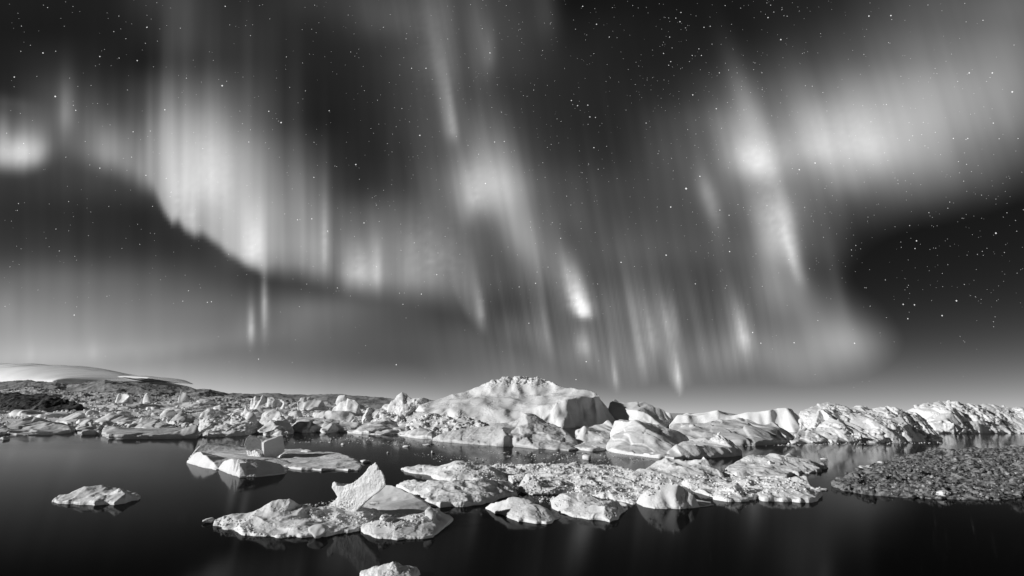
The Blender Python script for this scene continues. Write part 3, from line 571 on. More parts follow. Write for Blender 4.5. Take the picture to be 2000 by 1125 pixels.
floe('floe with two grey horns standing behind the right ice group', [(1255, 928), (1290, 936), (1340, 944), (1390, 945), (1412, 938), (1406, 922), (1390, 906), (1340, 903), (1300, 903), (1268, 911)],
     [[(1262, 919, 925), (1280, 914, 921), (1297, 905, 918), (1305, 896, 915), (1312, 901, 915), (1322, 907, 916), (1340, 906, 914), (1350, 901, 913), (1362, 903, 913), (1373, 895, 914), (1380, 901, 916), (1388, 914, 924), (1402, 930, 934)]],
     [(1340, 920, 928), (1370, 922, 931)], billow=.6, mid=.8)
floe('long floe with a bright hump and a dark crumbling right tip, near the open channel', [(1416, 917), (1430, 925), (1500, 925), (1545, 926), (1580, 924), (1617, 915), (1600, 908), (1560, 900), (1520, 898), (1450, 902)],
     [[(1424, 911, 916), (1445, 899, 911), (1465, 891, 909), (1483, 890, 909), (1498, 892, 908), (1520, 894, 906), (1538, 892, 904), (1543, 884, 902), (1549, 893, 903), (1575, 902, 910), (1606, 909, 913)]], [(1500, 905, 915), (1540, 908, 916)], billow=1.2)
floe('flat tabular floe with a bright vertical front, below the bright hump', [(1411, 930), (1440, 935), (1500, 936), (1538, 938), (1545, 931), (1570, 929), (1542, 919), (1480, 916), (1430, 917)],
     [], [(1440, 917, 923), (1500, 918, 925), (1470, 920, 930), (1530, 922, 930)], edge=8, billow=.5, mid=.4, fine=.6)
floe('thick white floe with a dark right end, front right of the right ice group', [(1477, 971), (1490, 979), (1530, 981), (1578, 981), (1598, 975), (1602, 968), (1570, 955), (1530, 952), (1500, 955)],
     [[(1484, 964, 970), (1498, 957, 968), (1515, 954, 967), (1545, 952, 966), (1562, 954, 966), (1574, 962, 970), (1592, 968, 971)]], [(1520, 966, 974), (1560, 968, 975)], edge=4, billow=1.3)
floe('small floe with a rounded knob beside the smooth dome', [(1392, 975), (1420, 980), (1465, 980), (1485, 972), (1470, 962), (1430, 957), (1400, 962)],
     [[(1400, 968, 972), (1420, 962, 970), (1430, 946, 967), (1438, 944, 967), (1445, 958, 968), (1470, 969, 972)]], [], edge=3, billow=1.3)
floe('thin flat floe reaching to the channel at the right end of the ice group', [(1470, 955), (1540, 955), (1600, 960), (1617, 957), (1582, 950), (1578, 936), (1530, 934), (1480, 938)], [], [(1500, 940, 945), (1560, 936, 940), (1550, 945, 949), (1576, 933, 939)], edge=2.5, billow=1.5)
floe('crushed ice sheet filling the middle of the right ice group', [(1330, 946), (1360, 962), (1395, 972), (1440, 970), (1500, 962), (1550, 955), (1540, 940), (1480, 932), (1410, 932), (1340, 944)], [], [(1400, 945, 950), (1450, 942, 946), (1420, 955, 962), (1370, 950, 954), (1500, 946, 951), (1390, 958, 964)], edge=2, billow=1.2, mid=.5, blocky=.4, fwd=0, mound=1.2)
floe('small white floe alone in the channel beside the rocky headland', [(1678, 918), (1690, 920), (1715, 920), (1729, 916), (1720, 912), (1690, 912)], [], [(1690, 913, 915), (1712, 913, 915)], edge=3, billow=.8)
floe('little cluster of white lumps on dark water above the central ice field', [(1155, 918), (1175, 921), (1200, 920), (1196, 914), (1165, 913)], [], [(1165, 909, 915), (1175, 911, 916), (1188, 910, 916)], edge=2, billow=2)
# ------------------------------------------------------------------ rocky headland
def headland():
    out_ = [(1622, 948), (1650, 959), (1700, 967), (1750, 971), (1800, 973), (1850, 975), (1900, 977), (1950, 978), (1985, 974), (2040, 968), (2160, 960), (2160, 880), (2040, 880), (2000, 881), (1950, 883), (1900, 886), (1850, 891), (1800, 897), (1750, 904), (1700, 916), (1660, 931), (1635, 942)]
    return berg('rocky_headland', 'low headland of dark broken rock with pale patches reaching in from the right edge', 'rocks', out_,
        [[(1650, 938, 943), (1700, 920, 928), (1750, 906, 915), (1800, 895, 906), (1850, 887, 900), (1890, 884, 897), (1930, 878, 896), (1960, 880, 894), (2000, 875, 893), (2100, 870, 892)]],
        [(1700, 943, 949), (1780, 935, 945), (1860, 930, 942), (1930, 935, 948), (1980, 925, 942), (1980, 950, 962), (1900, 955, 963), (1820, 955, 962), (1740, 956, 962), (2050, 930, 945)],
        edge=3, mat=ROCK, vox=1.7, big=1.2, mid=1.6, billow=.9, blocky=1.9, fine=2.2, facet=.8, notch=.5, mound=1.2)
headland()
stone('ice_boulder', 'flat pale ice block stranded on the waterline of the rocky headland', 'ice block', 1842, 968, 26, 9, sd=12)
stone('ice_boulder', 'tiny round ice lump afloat in front of the rocky headland', 'ice block', 1878, 976, 9, 5, sd=13)
stone('ice_boulder', 'larger pale boulder on the headland at the right picture edge', 'ice block', 1990, 948, 28, 16, sd=14, mat=ROCK)
# ------------------------------------------------------------------ packed ice: one rough mass, individual blocks on it, then rubble
def pack_h(X, Y):
    X = np.asarray(X, float); Y = np.asarray(Y, float); q = np.stack([X, Y, np.zeros_like(X)], -1)
    side = X/Y; t = smooth(860, 1500, Y+70*pn(q/170+3.3)); t2 = smooth(1400, 2300, Y); fall = smooth(3300, 2500, Y)
    h = (1.5+15*t+15*t2)*(.55+.45*smooth(.05, -.5, side))
    rd = np.clip(.5+.9*pn(q/210+9.2)+.35*ridged(q/90+4, 2), 0, 2)
    h = h*(.45+.55*rd)+t*(15*np.clip(pn(q*np.array([1, .5, 1])/95+1.7), -.2, 1)+2.2*ridged(q/40+7.7, 2)*.6+1.1*cells(q/np.array([24, 40, 24])+2))
    return h*fall*smooth(-.06, -.11, side+.02*pn(q/120))
def pack():
    nx, ny = 620, 330; px = np.linspace(-140, 900, nx); D = 860*(3300/860)**np.linspace(0, 1, ny)
    d = rays(px, np.full(nx, 805.0)); k = d[:, 0]/d[:, 1]; X = np.outer(D, k).ravel(); Y = np.repeat(D, nx); Z = pack_h(X, Y)-.8
    i, j = np.meshgrid(np.arange(nx-1), np.arange(ny-1)); b = (j*nx+i).ravel(); Q = np.stack([b, b+1, b+nx+1, b+nx], 1)
    Q = Q[Z[Q].max(1) > -.7]; used = np.unique(Q); mp = np.zeros(len(X), int); mp[used] = np.arange(len(used))
    add('pack_ice', mesh_from('pack_ice', np.stack([X, Y, Z], 1)[used], mp[Q], ICEF), label='rough mass of packed glacier ice behind the left lagoon', kind='stuff')
pack()
protos = []
for s in range(18):
    V, Fq = ico(4); V, Fq = poly_rock(V, Fq, 40+s, 7+s % 5)
    if s % 3 == 0:
        V2, F2 = ico(3); V2, F2 = poly_rock(V2, F2, 90+s, 8); a = random.uniform(0, 6.3)
        V = np.concatenate([V, V2*.7+np.array([.8*math.cos(a), .8*math.sin(a), -.15])]); Fq = np.concatenate([Fq, F2+len(V)-len(V2)])
    u = .07
    V, Fq = rough(V, Fq, u, 60+s, big=1.0, mid=1.4, fine=1.6, sm=0, notch=0, blocky=.8 if s % 2 else 0)
    protos.append(mesh_from('packed_ice_block', V, Fq, ICEF))
def field(name, label, cat, group, n, x0, x1, y0, y1, w0, w1, asp, mats=None, seed=0, avoid=(), pw_=1.0):
    r = random.Random(seed); k = 0
    while k < n:
        px = r.uniform(x0, x1); t = r.random()**pw_; py = y0(px)+(y1(px)-y0(px))*t if callable(y0) else y0+(y1-y0)*t
        if any(a <= px <= b and c <= py <= d for a, b, c, d in avoid): continue
        p = G3(px, py); u = pxm(p[1]); w = (w0+(w1-w0)*r.random()**2.2)*u
        o = add(name, r.choice(protos), None, tuple(p)); h = w*r.uniform(*asp)
        o.scale = (w*.5, w*.5*r.uniform(.8, 1.3), h*.6); o.rotation_euler = (r.uniform(-.3, .3), r.uniform(-.3, .3), r.uniform(0, 6.28))
        o.location.z = h*.15+float(pack_h([p[0]], [p[1]])[0])
        z_ = [q for a_, q in ((60, 'below the black outcrop'), (200, 'right of the black outcrop'), (390, 'behind the undercut floe'), (590, 'behind the dense ice cluster'), (780, 'behind the row of rounded humps'), (3000, 'at the foot of the great dome')) if px < a_][0]
        t_ = 'low' if h < .5*w else ('stocky' if h < .7*w else 'tall')
        o['label'] = label % (('small' if w/u < w0+.12*(w1-w0) else 'middling' if w/u < w0+.4*(w1-w0) else 'large')+' '+t_, z_); o['category'] = cat; o['group'] = group; k += 1
field('ice_block', '%s angular ice block in the packed field %s', 'ice block', 'blocks of the packed ice field at left', 190, -10, 640, 804, 836, 6, 26, (.35, .8), seed=3,
      avoid=((-50, 160, 800, 850), (190, 392, 844, 870), (385, 585, 832, 870)), pw_=.8)
field('ice_block', '%s far ice block near the skyline %s', 'ice block', 'far blocks along the left skyline', 80, 150, 760, 801, 806, 4, 13, (.4, 1.0), seed=5)
field('ice_block', '%s broken ice block on the slope %s', 'ice block', 'blocks below the great dome', 30, 780, 960, 832, 845, 6, 16, (.5, 1.1), seed=9)
CH = []
for s in range(8):
    V, Fq = ico(2); V, Fq = poly_rock(V, Fq, 200+s, 8); CH.append((V, Fq))
def rubble(name, label, n, sampler, size, seed, mat, flat=.6, zoff=0.0, pk=False, lay=False):
    r = np.random.default_rng(seed); VV = []; FF = []; b = 0; m = 0
    SP = [sampler(r) for _ in range(n)]; PP = np.array([G3(a[0], a[1]) for a in SP]); PH = pack_h(PP[:, 0], PP[:, 1]) if pk else np.zeros(n)
    if lay: PP = np.array([settle(a[0], a[1])[0] for a in SP])
    while m < n:
        px, py, zz = SP[m]; p = PP[m]; u = pxm(p[1]); s = size(r)*u; zz = zz+PH[m]/u
        V, Fq = CH[r.integers(8)]; a = r.uniform(0, 6.28); c, sn = math.cos(a), math.sin(a)
        tl = r.uniform(-.4, .4); V = V*np.array([s*.5, s*.5*r.uniform(.6, 1.2), s*.5*flat*r.uniform(.5, 1.5)])
        V = V @ np.array([[1, 0, 0], [0, math.cos(tl), math.sin(tl)], [0, -math.sin(tl), math.cos(tl)]]).T
        V = V @ np.array([[c, sn, 0], [-sn, c, 0], [0, 0, 1]]); V = V+np.array([p[0], p[1], (p[2] if lay else zz*u)+s*.12+zoff])
        VV.append(V); FF.append(Fq+b); b += len(V); m += 1
    VV = np.concatenate(VV); FF = np.concatenate(FF); NV[0] += len(VV)
    return add(name, mesh_from(name, VV, FF, mat, False), label=label, kind='stuff')
def in_polys(polys, zmax=0.0):
    xs = [(min(p[0] for p in P), max(p[0] for p in P), min(p[1] for p in P), max(p[1] for p in P)) for P in polys]
    ar = np.array([(a[1]-a[0])*(a[3]-a[2]) for a in xs]); ar = ar/ar.sum()
    def f(r):
        while True:
            i = r.choice(len(polys), p=ar); a = xs[i]; x = r.uniform(a[0], a[1]); y = r.uniform(a[2], a[3])
            if inpoly(x, y, polys[i]): return x, y, zmax*r.random()
    return f
size_s = lambda a, b: (lambda r: a+(b-a)*r.random()**3)
rubble('pack_ice_rubble', 'broken rubble ice lying on the packed ice behind the left lagoon', 2800, in_polys([[(-60, 838), (390, 842), (570, 838), (640, 838), (780, 835), (960, 830), (960, 815), (780, 806), (500, 801), (300, 797), (100, 797), (-60, 800)]], 0), size_s(2, 9), 21, ICEF, .8, pk=True)
bpy.context.view_layer.update()
PALE = stone_mat('pale_shore_stone', .10, .44, .5, .7, .6, .2); DARKS = stone_mat('dark_shore_stone', .03, .16, .8, .7, .6, .2)
HP = [[(1628, 947), (1700, 921), (1760, 905), (1850, 892), (1930, 885), (2060, 882), (2060, 962), (1980, 972), (1900, 975), (1800, 971), (1700, 965), (1650, 957)]]
rubble('shore_stones', 'pale broken stones and ice crusts strewn over the rocky headland', 1100, in_polys(HP, 3), size_s(1.0, 8), 31, PALE, .7, lay=True)
rubble('shore_stones', 'dark wet stones strewn over the rocky headland', 800, in_polys(HP, 3), size_s(1.2, 9), 32, DARKS, .7, lay=True)
rubble('brash_ice', 'crushed brash ice between the floes', 2300, in_polys([
    [(860, 912), (960, 908), (1100, 906), (1200, 912), (1290, 925), (1300, 950), (1240, 985), (1120, 965), (1010, 965), (985, 945)],
    [(1230, 935), (1400, 928), (1560, 935), (1612, 957), (1500, 965), (1400, 975), (1330, 950)],
    [(600, 985), (650, 976), (760, 1000), (850, 1006), (800, 1030), (700, 1032), (640, 1020), (590, 1000)],
    [(415, 1017), (470, 1010), (520, 1046), (600, 1048), (560, 1052), (440, 1034)], [(1040, 968), (1110, 975), (1090, 990), (1050, 980)]], 3), size_s(1.3, 6.5), 22, ICE, .7, lay=True)
rubble('drifting_brash', 'thin scatter of small ice bits drifting on the dark water', 700, in_polys([
    [(800, 886), (850, 884), (900, 890), (1000, 905), (960, 909), (860, 902)], [(540, 856), (700, 852), (840, 862), (900, 875), (700, 868), (560, 866)], [(1120, 884), (1240, 890), (1290, 900), (1150, 912), (1080, 895)],
    [(930, 878), (1130, 886), (1100, 905), (980, 900)]], 0), size_s(1.2, 5), 23, ICE, .3)
rubble('shore_brash', 'crumbled ice bits along the foot of the far bergs', 330, in_polys([[(1180, 882), (1300, 896), (1340, 898), (1340, 901), (1180, 886)], [(1440, 869), (1700, 864), (1842, 862), (1842, 866), (1700, 868), (1440, 872)], [(850, 862), (1000, 871), (1128, 879), (1128, 881), (1000, 873), (850, 864)]], 0), size_s(.7, 2.6), 24, ICEF, .8)
for i, (x, y, w, h, lab) in enumerate([(668, 869, 8, 3, 'small dark growler below the row of rounded humps'), (759, 885, 5, 2.5, 'tiny white growler alone above the leaning slab'),
        (836, 870, 18, 3, 'thin white floating slab left of the central berg reflection'), (793, 873, 16, 3, 'thin white floating slab near the low ice tongue'), (8, 859, 14, 4, 'dark growler at the left picture edge in the lagoon'),
        (598, 883, 18, 4, 'small dark growler beside the tongue of the two block iceberg'), (712, 903, 24, 5, 'grey growler at the right tip of the ice tongue'), (1147, 897, 16, 10, 'small white growler with a pointed reflection behind the central ice field'),
        (845, 885, 7, 4, 'white speck of ice at the edge of the drifting brash'), (1505, 905, 10, 4, 'small white growler against the long bright floe'), (1610, 897, 12, 2, 'flat white sliver floating in the channel'), (1720, 904, 10, 2, 'flat white sliver off the tip of the headland')]):
    stone('growler', lab, 'growler', x, y, w, h*1.3, sd=30+i)
# ------------------------------------------------------------------ far cloud bank
def cloud(label, line, bot, D, sd):
    m, t, o = new_mat('lit_cloud'); l = t.links.new
    df = N(t, 'ShaderNodeBsdfDiffuse'); df.inputs[0].default_value = grey(.95); tr = N(t, 'ShaderNodeBsdfTransparent'); tl = N(t, 'ShaderNodeBsdfTranslucent'); tl.inputs[0].default_value = grey(.95)
    lw = N(t, 'ShaderNodeLayerWeight'); lw.inputs[0].default_value = .5; mr = N(t, 'ShaderNodeMapRange'); mr.inputs[1].default_value = .93; mr.inputs[2].default_value = 1.0; mr.inputs[3].default_value = 0; mr.inputs[4].default_value = 1
    m1 = N(t, 'ShaderNodeMixShader'); m2 = N(t, 'ShaderNodeMixShader'); m1.inputs[0].default_value = .08
    l(df.outputs[0], m1.inputs[1]); l(tl.outputs[0], m1.inputs[2]); l(lw.outputs['Facing'], mr.inputs[0]); l(mr.outputs[0], m2.inputs[0]); l(m1.outputs[0], m2.inputs[1]); l(tr.outputs[0], m2.inputs[2]); l(m2.outputs[0], o.inputs[0])
    nx, na = 220, 40; px = np.linspace(line[0][0], line[-1][0], nx); top = np.interp(px, [a for a, b in line], [b for a, b in line]); bt = np.interp(px, [a for a, b in bot], [b for a, b in bot])
    ang = np.linspace(0, 2*math.pi, na, endpoint=False); V = []
    for x, a, b in zip(px, top, bt):
        Dx = D+max(-150, 350-x)*10; T = P3(x, a, -Dx); B = P3(x, b, -Dx); c = (T+B)/2; h = (T[2]-B[2])/2
        for q in ang: V.append((c[0], c[1]-math.cos(q)*2500*min(1, h/200+.05), c[2]+math.sin(q)*h))
    V = np.array(V); V[:, 2] += 22*fbm(V/np.array([900, 1500, 500])+sd, 3)*np.clip((V[:, 2]-V[:, 2].min())/400, 0, 1)
    Q = [(i*na+j, i*na+(j+1) % na, (i+1)*na+(j+1) % na, (i+1)*na+j) for i in range(nx-1) for j in range(na)]
    add('cloud', mesh_from('cloud', V, Q, m), label=label, category='cloud')
cloud('bright moonlit cloud bank low over the hills at the left edge', [(-300, 716), (-100, 711), (0, 711), (50, 711), (110, 714), (170, 717), (205, 725), (250, 735), (300, 746)], [(-300, 830), (0, 825), (170, 805), (250, 780), (300, 760)], 12500, 2.0)
cloud('thin pale cloud streak to the right of the low cloud bank', [(190, 742), (240, 737), (290, 735), (330, 738), (365, 748)], [(190, 750), (290, 744), (365, 750)], 12800, 5.0)
# ------------------------------------------------------------------ stars: tiny far octahedra
RS = 95000.0
STAR = [(1340, 368, 2.6), (434, 167, 1.9), (549, 239, 1.9), (108, 188, 1.7), (820, 264, 1.7), (695, 321, 1.7), (966, 277, 1.3), (985, 276, 1.2), (948, 358, 1.4), (1525, 77, 1.6), (1353, 185, 1.6), (1116, 196, 1.5), (1128, 206, 1.4), (1148, 205, 1.4), (1152, 228, 1.5), (1163, 229, 1.2), (1160, 288, 1.4),
        (1310, 404, 1.8), (1301, 498, 1.8), (1213, 512, 1.6), (1425, 491, 1.6), (1358, 554, 1.3), (1592, 318, 1.5), (1561, 331, 1.6), (1367, 344, 1.6), (1399, 212, 1.4), (1790, 470, 1.5), (1787, 485, 1.2), (1945, 455, 1.7), (1764, 594, 1.5), (1786, 595, 1.5), (1868, 587, 1.8), (1840, 616, 1.6), (1773, 622, 1.4),
        (1669, 670, 1.5), (1551, 669, 1.4), (1486, 670, 1.3), (1470, 649, 1.5), (1145, 706, 1.5), (1125, 741, 1.4), (774, 712, 1.6), (1046, 553, 1.4), (711, 435, 1.5), (640, 451, 1.3), (581, 429, 1.2), (609, 427, 1.4), (823, 574, 1.4), (613, 346, 1.3), (525, 217, 1.4), (643, 216, 1.3), (832, 133, 1.4), (804, 133, 1.2),
        (957, 103, 1.5), (1697, 31, 1.5), (1740, 30, 1.5), (1500, 34, 1.3), (1138, 12, 1.4), (1165, 47, 1.4), (1190, 72, 1.2), (1977, 179, 1.6), (1938, 142, 1.4), (1893, 142, 1.4), (440, 12, 1.2), (287, 53, 1.2), (84, 103, 1.3), (195, 110, 1.2), (268, 118, 1.2), (322, 214, 1.3), (195, 328, 1.2), (148, 215, 1.1), (28, 150, 1.2),
        (260, 257, 1.1), (486, 277, 1.1), (853, 536, 1.3), (1033, 631, 1.2), (1095, 465, 1.2), (1014, 560, 1.1), (787, 594, 1.1), (285, 342, 1.1), (145, 615, 1.3), (505, 701, 1.2), (659, 562, 1.1), (405, 590, 1.1), (413, 589, 1.1), (1310, 120, 1.2), (1370, 108, 1.2), (1405, 142, 1.2), (1328, 42, 1.4), (1320, 35, 1.1), (1330, 24, 1.2),
        (1308, 72, 1.2), (1296, 104, 1.2), (1306, 127, 1.1), (1352, 108, 1.1), (1375, 53, 1.2), (1365, 95, 1.1), (1387, 51, 1.1), (1262, 240, 1.2), (1424, 420, 1.2), (1406, 410, 1.2), (1890, 270, 1.1), (1862, 270, 1.1), (1940, 240, 1.1)]
def stars():
    r = np.random.default_rng(5); L_ = [(x, y, s, 1.0) for x, y, s in STAR]
    n = 0
    while n < 3300:
        x = r.uniform(-300, 2300); y = r.uniform(-350, 760); w = .35+.9*math.exp(-((x-1330)/260)**2-((y-150)/260)**2)+.8*math.exp(-((x-1850)/200)**2-((y-480)/200)**2)+.35*math.exp(-((x-900)/300)**2-((y-150)/250)**2)
        if r.random() > w or y > 600 and r.random() < .7: continue
        L_.append((x, y, r.uniform(.5, .95), float(r.random()**2.6))); n += 1
    oc = np.array([(1, 0, 0), (-1, 0, 0), (0, 1, 0), (0, -1, 0), (0, 0, 1), (0, 0, -1)], float); of = np.array([(0, 2, 4), (2, 1, 4), (1, 3, 4), (3, 0, 4), (2, 0, 5), (1, 2, 5), (3, 1, 5), (0, 3, 5)])
    VV = []; FF = []; br = []
    for i, (x, y, s, b) in enumerate(L_):
        d = rays(x, y); d = d/np.linalg.norm(d); VV.append(oc*(s*.8*RS/F*np.linalg.norm([1, 0]))+d*RS); FF.append(of+6*i); br += [(.2+.65*b) if i >= len(STAR) else .85]*6
    me = mesh_from('stars', np.concatenate(VV), np.concatenate(FF), None, False)
    a = me.attributes.new('glow', 'FLOAT', 'POINT'); a.data.foreach_set('value', np.array(br, np.float32))
    m, t, o = new_mat('starlight'); e = N(t, 'ShaderNodeEmission'); at = N(t, 'ShaderNodeAttribute', attribute_name='glow'); 
    e.inputs[0].default_value = grey(1); t.links.new(at.outputs['Fac'], e.inputs[1]); t.links.new(e.outputs[0], o.inputs[0])
    try: m.cycles.emission_sampling = 'NONE'
    except Exception: pass
    me.materials.append(m); add('stars', me, label='stars scattered over the night sky', kind='stuff')
stars()

# ------------------------------------------------------------------ aurora: glowing curtains high in the air
def srgb(v): v = np.clip(v, 0, 255)/255; return np.where(v < .04045, v/12.92, ((v+.055)/1.055)**2.4)
def n1(x, s_, sd): return pn(np.stack([x/s_, np.full_like(x, sd*3.7), np.full_like(x, sd*1.3+.5)], -1))
def rays_mod(x, y, lean, sd, fine=14, amt=.25):
    q = x-lean*y; w = y/420.0
    f = lambda s_, k: pn(np.stack([q/s_, w+k, np.full_like(q, sd*1.7+k)], -1))
    return 1+amt*(f(fine, .3)+.8*f(fine*2.6, 4.1)+.55*f(fine*.5, 7.7))
def curtain(x, y, line, lean, sd, soft=9, fine=14, amt=.3, tailp=1.25):
    """line: (x, y of lower edge, brightness, height); rays rise from the lower edge and fade upward"""
    a = np.array(line, float); ye = np.interp(x, a[:, 0], a[:, 1])
    xb = x+lean*(ye-y); ye = np.interp(xb, a[:, 0], a[:, 1])+3*n1(xb, 22, sd); A = np.interp(xb, a[:, 0], a[:, 2]); H = np.interp(xb, a[:, 0], a[:, 3])
    h = ye-y; soft = np.interp(xb, [v_[0] for v_ in soft], [v_[1] for v_ in soft]) if isinstance(soft, list) else soft; lowe = smooth(-soft, soft*1.6, h); H = H*(1+.35*n1(xb, 30, sd+2))
    up = np.exp(-(np.maximum(h, 0)/(H*1.1))**tailp)
    return A*lowe*up*np.clip(rays_mod(xb, y, 0, sd, fine, amt), .3, 2)
def blob(x, y, cx, cy, sx, up, dn, lean, amp, rot=0.0, p=2.0):
    dx = x-cx-lean*(y-cy); dy = y-cy-rot*(x-cx); s_ = np.where(dy < 0, up, dn)
    return amp*np.exp(-(np.abs(dx)/sx)**p-(np.abs(dy)/s_)**2)
BANDS = {
 'left': dict(c=[([(-300, 318, 90, 60), (-60, 322, 100, 60), (0, 326, 118, 62), (45, 332, 128, 66), (74, 322, 110, 60), (104, 310, 25, 60), (120, 305, 22, 70), (180, 325, 30, 100), (215, 335, 62, 80), (255, 352, 66, 100), (300, 378, 78, 120), (320, 418, 128, 170), (336, 436, 158, 185), (349, 434, 120, 185), (362, 452, 160, 190), (380, 462, 150, 190), (395, 460, 132, 200), (418, 474, 135, 215), (450, 500, 138, 230), (480, 517, 150, 240), (508, 531, 150, 240), (525, 536, 78, 240), (560, 540, 78, 215), (600, 545, 84, 185), (632, 552, 88, 165), (652, 555, 42, 130), (664, 558, 50, 120), (675, 563, 88, 100), (710, 570, 96, 95), (738, 572, 84, 105), (752, 574, 44, 120), (800, 580, 42, 150), (850, 588, 44, 160), (900, 600, 40, 170), (960, 615, 14, 170), (1000, 620, 0, 150)], 0.0, 1, [(0, 22), (280, 24), (330, 12), (500, 12), (540, 20), (900, 30)], 15, .15, 1.9)],
   b=[(45, 292, 38, 28, 34, 0, 42), (470, 320, 75, 130, 150, 0, 52), (385, 290, 70, 110, 110, 0, 40), (130, 215, 18, 75, 40, 0, 42), (160, 235, 55, 60, 60, .0, 22), (210, 285, 38, 60, 40, 0, 40), (560, 330, 90, 140, 150, 0, 22), (505, 480, 14, 90, 36, 0, 22), (360, 60, 40, 120, 90, 0, 26), (470, 90, 90, 110, 120, 0, 16), (240, 300, 160, 60, 60, 0, 22, 0), (20, 200, 50, 14, 14, 0, 12, .2),
      (120, 420, 330, 130, 120, 0, 12), (600, 640, 130, 40, 40, 0, 14), (840, 520, 70, 80, 60, .1, 16)]),
 'low': dict(c=[([(-300, 735, 40, 120), (0, 716, 40, 110), (150, 708, 42, 110), (300, 697, 32, 110), (420, 682, 24, 100), (520, 668, 12, 90), (620, 660, 0, 80)], 0.0, 4, 16, 40, .10)],
   b=[(515, 590, 6, 60, 50, 0, 52), (490, 640, 7, 55, 25, 0, 46), (524, 610, 5, 50, 40, 0, 14), (475, 640, 18, 40, 35, 0, 12), (60, 620, 260, 90, 110, 0, 44), (10, 600, 22, 50, 40, 0, 16), (250, 640, 240, 80, 90, 0, 34), (400, 560, 220, 60, 60, 0, 16), (182, 690, 9, 26, 12, 0, 14), (60, 695, 8, 26, 12, 0, 12), (620, 605, 110, 28, 34, 0, 20), (330, 740, 500, 60, 90, 0, 24)]),
 'mid': dict(c=[([(880, 560, 0, 60), (905, 610, 22, 80), (930, 636, 60, 75), (944, 642, 66, 80), (955, 640, 20, 80), (985, 655, 30, 110), (1030, 672, 36, 150), (1070, 690, 48, 160), (1085, 700, 26, 150), (1110, 710, 30, 120), (1145, 712, 48, 100), (1180, 740, 42, 130), (1203, 758, 60, 120), (1215, 750, 30, 130), (1250, 745, 44, 150), (1275, 742, 66, 130), (1290, 735, 34, 150), (1306, 742, 60, 140), (1328, 770, 82, 110), (1338, 752, 40, 130), (1370, 735, 24, 140), (1420, 720, 22, 110), (1450, 708, 60, 90), (1470, 706, 66, 90), (1486, 705, 18, 100), (1540, 740, 22, 100), (1600, 745, 12, 100), (1660, 740, 0, 100)], .17, 7, [(900, 14), (960, 26), (1300, 30), (1328, 18), (1345, 28), (1600, 34)], 15, .34)],
   b=[(935, 385, 42, 95, 42, .12, 58), (985, 330, 48, 110, 120, .30, 46), (950, 350, 80, 150, 110, .25, 34), (1030, 470, 40, 110, 90, .45, 48), (870, 130, 34, 130, 110, .14, 44), (880, 250, 15, 110, 26, .13, 38), (935, 100, 26, 110, 90, .08, 34), (957, 105, 12, 50, 30, .03, 22), (850, 0, 100, 90, 100, .1, 24), (1065, 20, 26, 90, 60, .1, 22), (760, 40, 90, 60, 40, .1, 22), (910, 415, 14, 120, 28, .1, 20), (990, 400, 24, 80, 70, .2, 20),
      (1120, 540, 20, 60, 40, .3, 60), (1136, 600, 19, 55, 18, .3, 92), (1143, 614, 13, 24, 9, .3, 60), (1080, 520, 40, 90, 60, .25, 22), (1180, 560, 80, 150, 140, .2, 22), (1260, 560, 110, 170, 150, .18, 26), (1140, 672, 17, 26, 22, .1, 34), (1277, 655, 20, 70, 40, .17, 38), (1310, 630, 16, 55, 45, .17, 52), (1325, 720, 6, 60, 30, .14, 46), (1200, 735, 5, 50, 20, .14, 36), (1452, 645, 16, 62, 36, .18, 54), (1455, 672, 12, 30, 14, .18, 34),
      (830, 330, 60, 150, 110, .15, 22), (1150, 640, 300, 90, 80, 0, 24), (1240, 690, 300, 60, 60, 0, 18)]),
 'right': dict(c=[],
   b=[(1470, 312, 58, 70, 45, .25, 66), (1480, 322, 34, 34, 34, .3, 40), (1464, 220, 26, 120, 80, .34, 44), (1425, 210, 70, 110, 90, .3, 32), (1383, 385, 20, 46, 60, .3, 36), (1420, 370, 55, 60, 60, .3, 24), (1660, 275, 120, 120, 62, .0, 74), (1590, 285, 34, 120, 34, .3, 34), (1730, 260, 130, 150, 80, .0, 56), (1700, 300, 26, 120, 40, .3, 18), (1850, 210, 120, 170, 110, .0, 64), (1820, 280, 170, 90, 60, 0, 22), (1950, 170, 110, 140, 120, .0, 52), (1780, 150, 190, 130, 100, 0, 30), (1990, 120, 90, 170, 130, 0, 26),
      (1560, 260, 120, 130, 100, 0, 26), (1760, 350, 170, 60, 60, 0, 30), (1880, 330, 120, 60, 60, 0, 26), (1665, 350, 40, 40, 40, .3, 24), (1790, 380, 70, 50, 50, .2, 18), (1600, 170, 100, 80, 80, .3, 14), (1545, 400, 36, 80, 60, .2, 16),
      (1510, 470, 38, 120, 70, .28, 58), (1545, 470, 14, 100, 60, .22, 30), (1560, 535, 12, 60, 26, .3, 36), (1520, 560, 56, 70, 60, .4, 36), (1570, 590, 70, 60, 70, .6, 36), (1640, 665, 70, 70, 48, .35, 58), (1560, 680, 120, 60, 60, 0, 38), (1480, 700, 160, 50, 50, 0, 24), (1380, 560, 110, 150, 120, .2, 20), (1560, 400, 90, 110, 110, .2, 16), (1320, 330, 60, 140, 120, .2, 14), (1640, 590, 16, 110, 60, .22, 18), (1300, 700, 200, 60, 50, 0, 14)]),
}
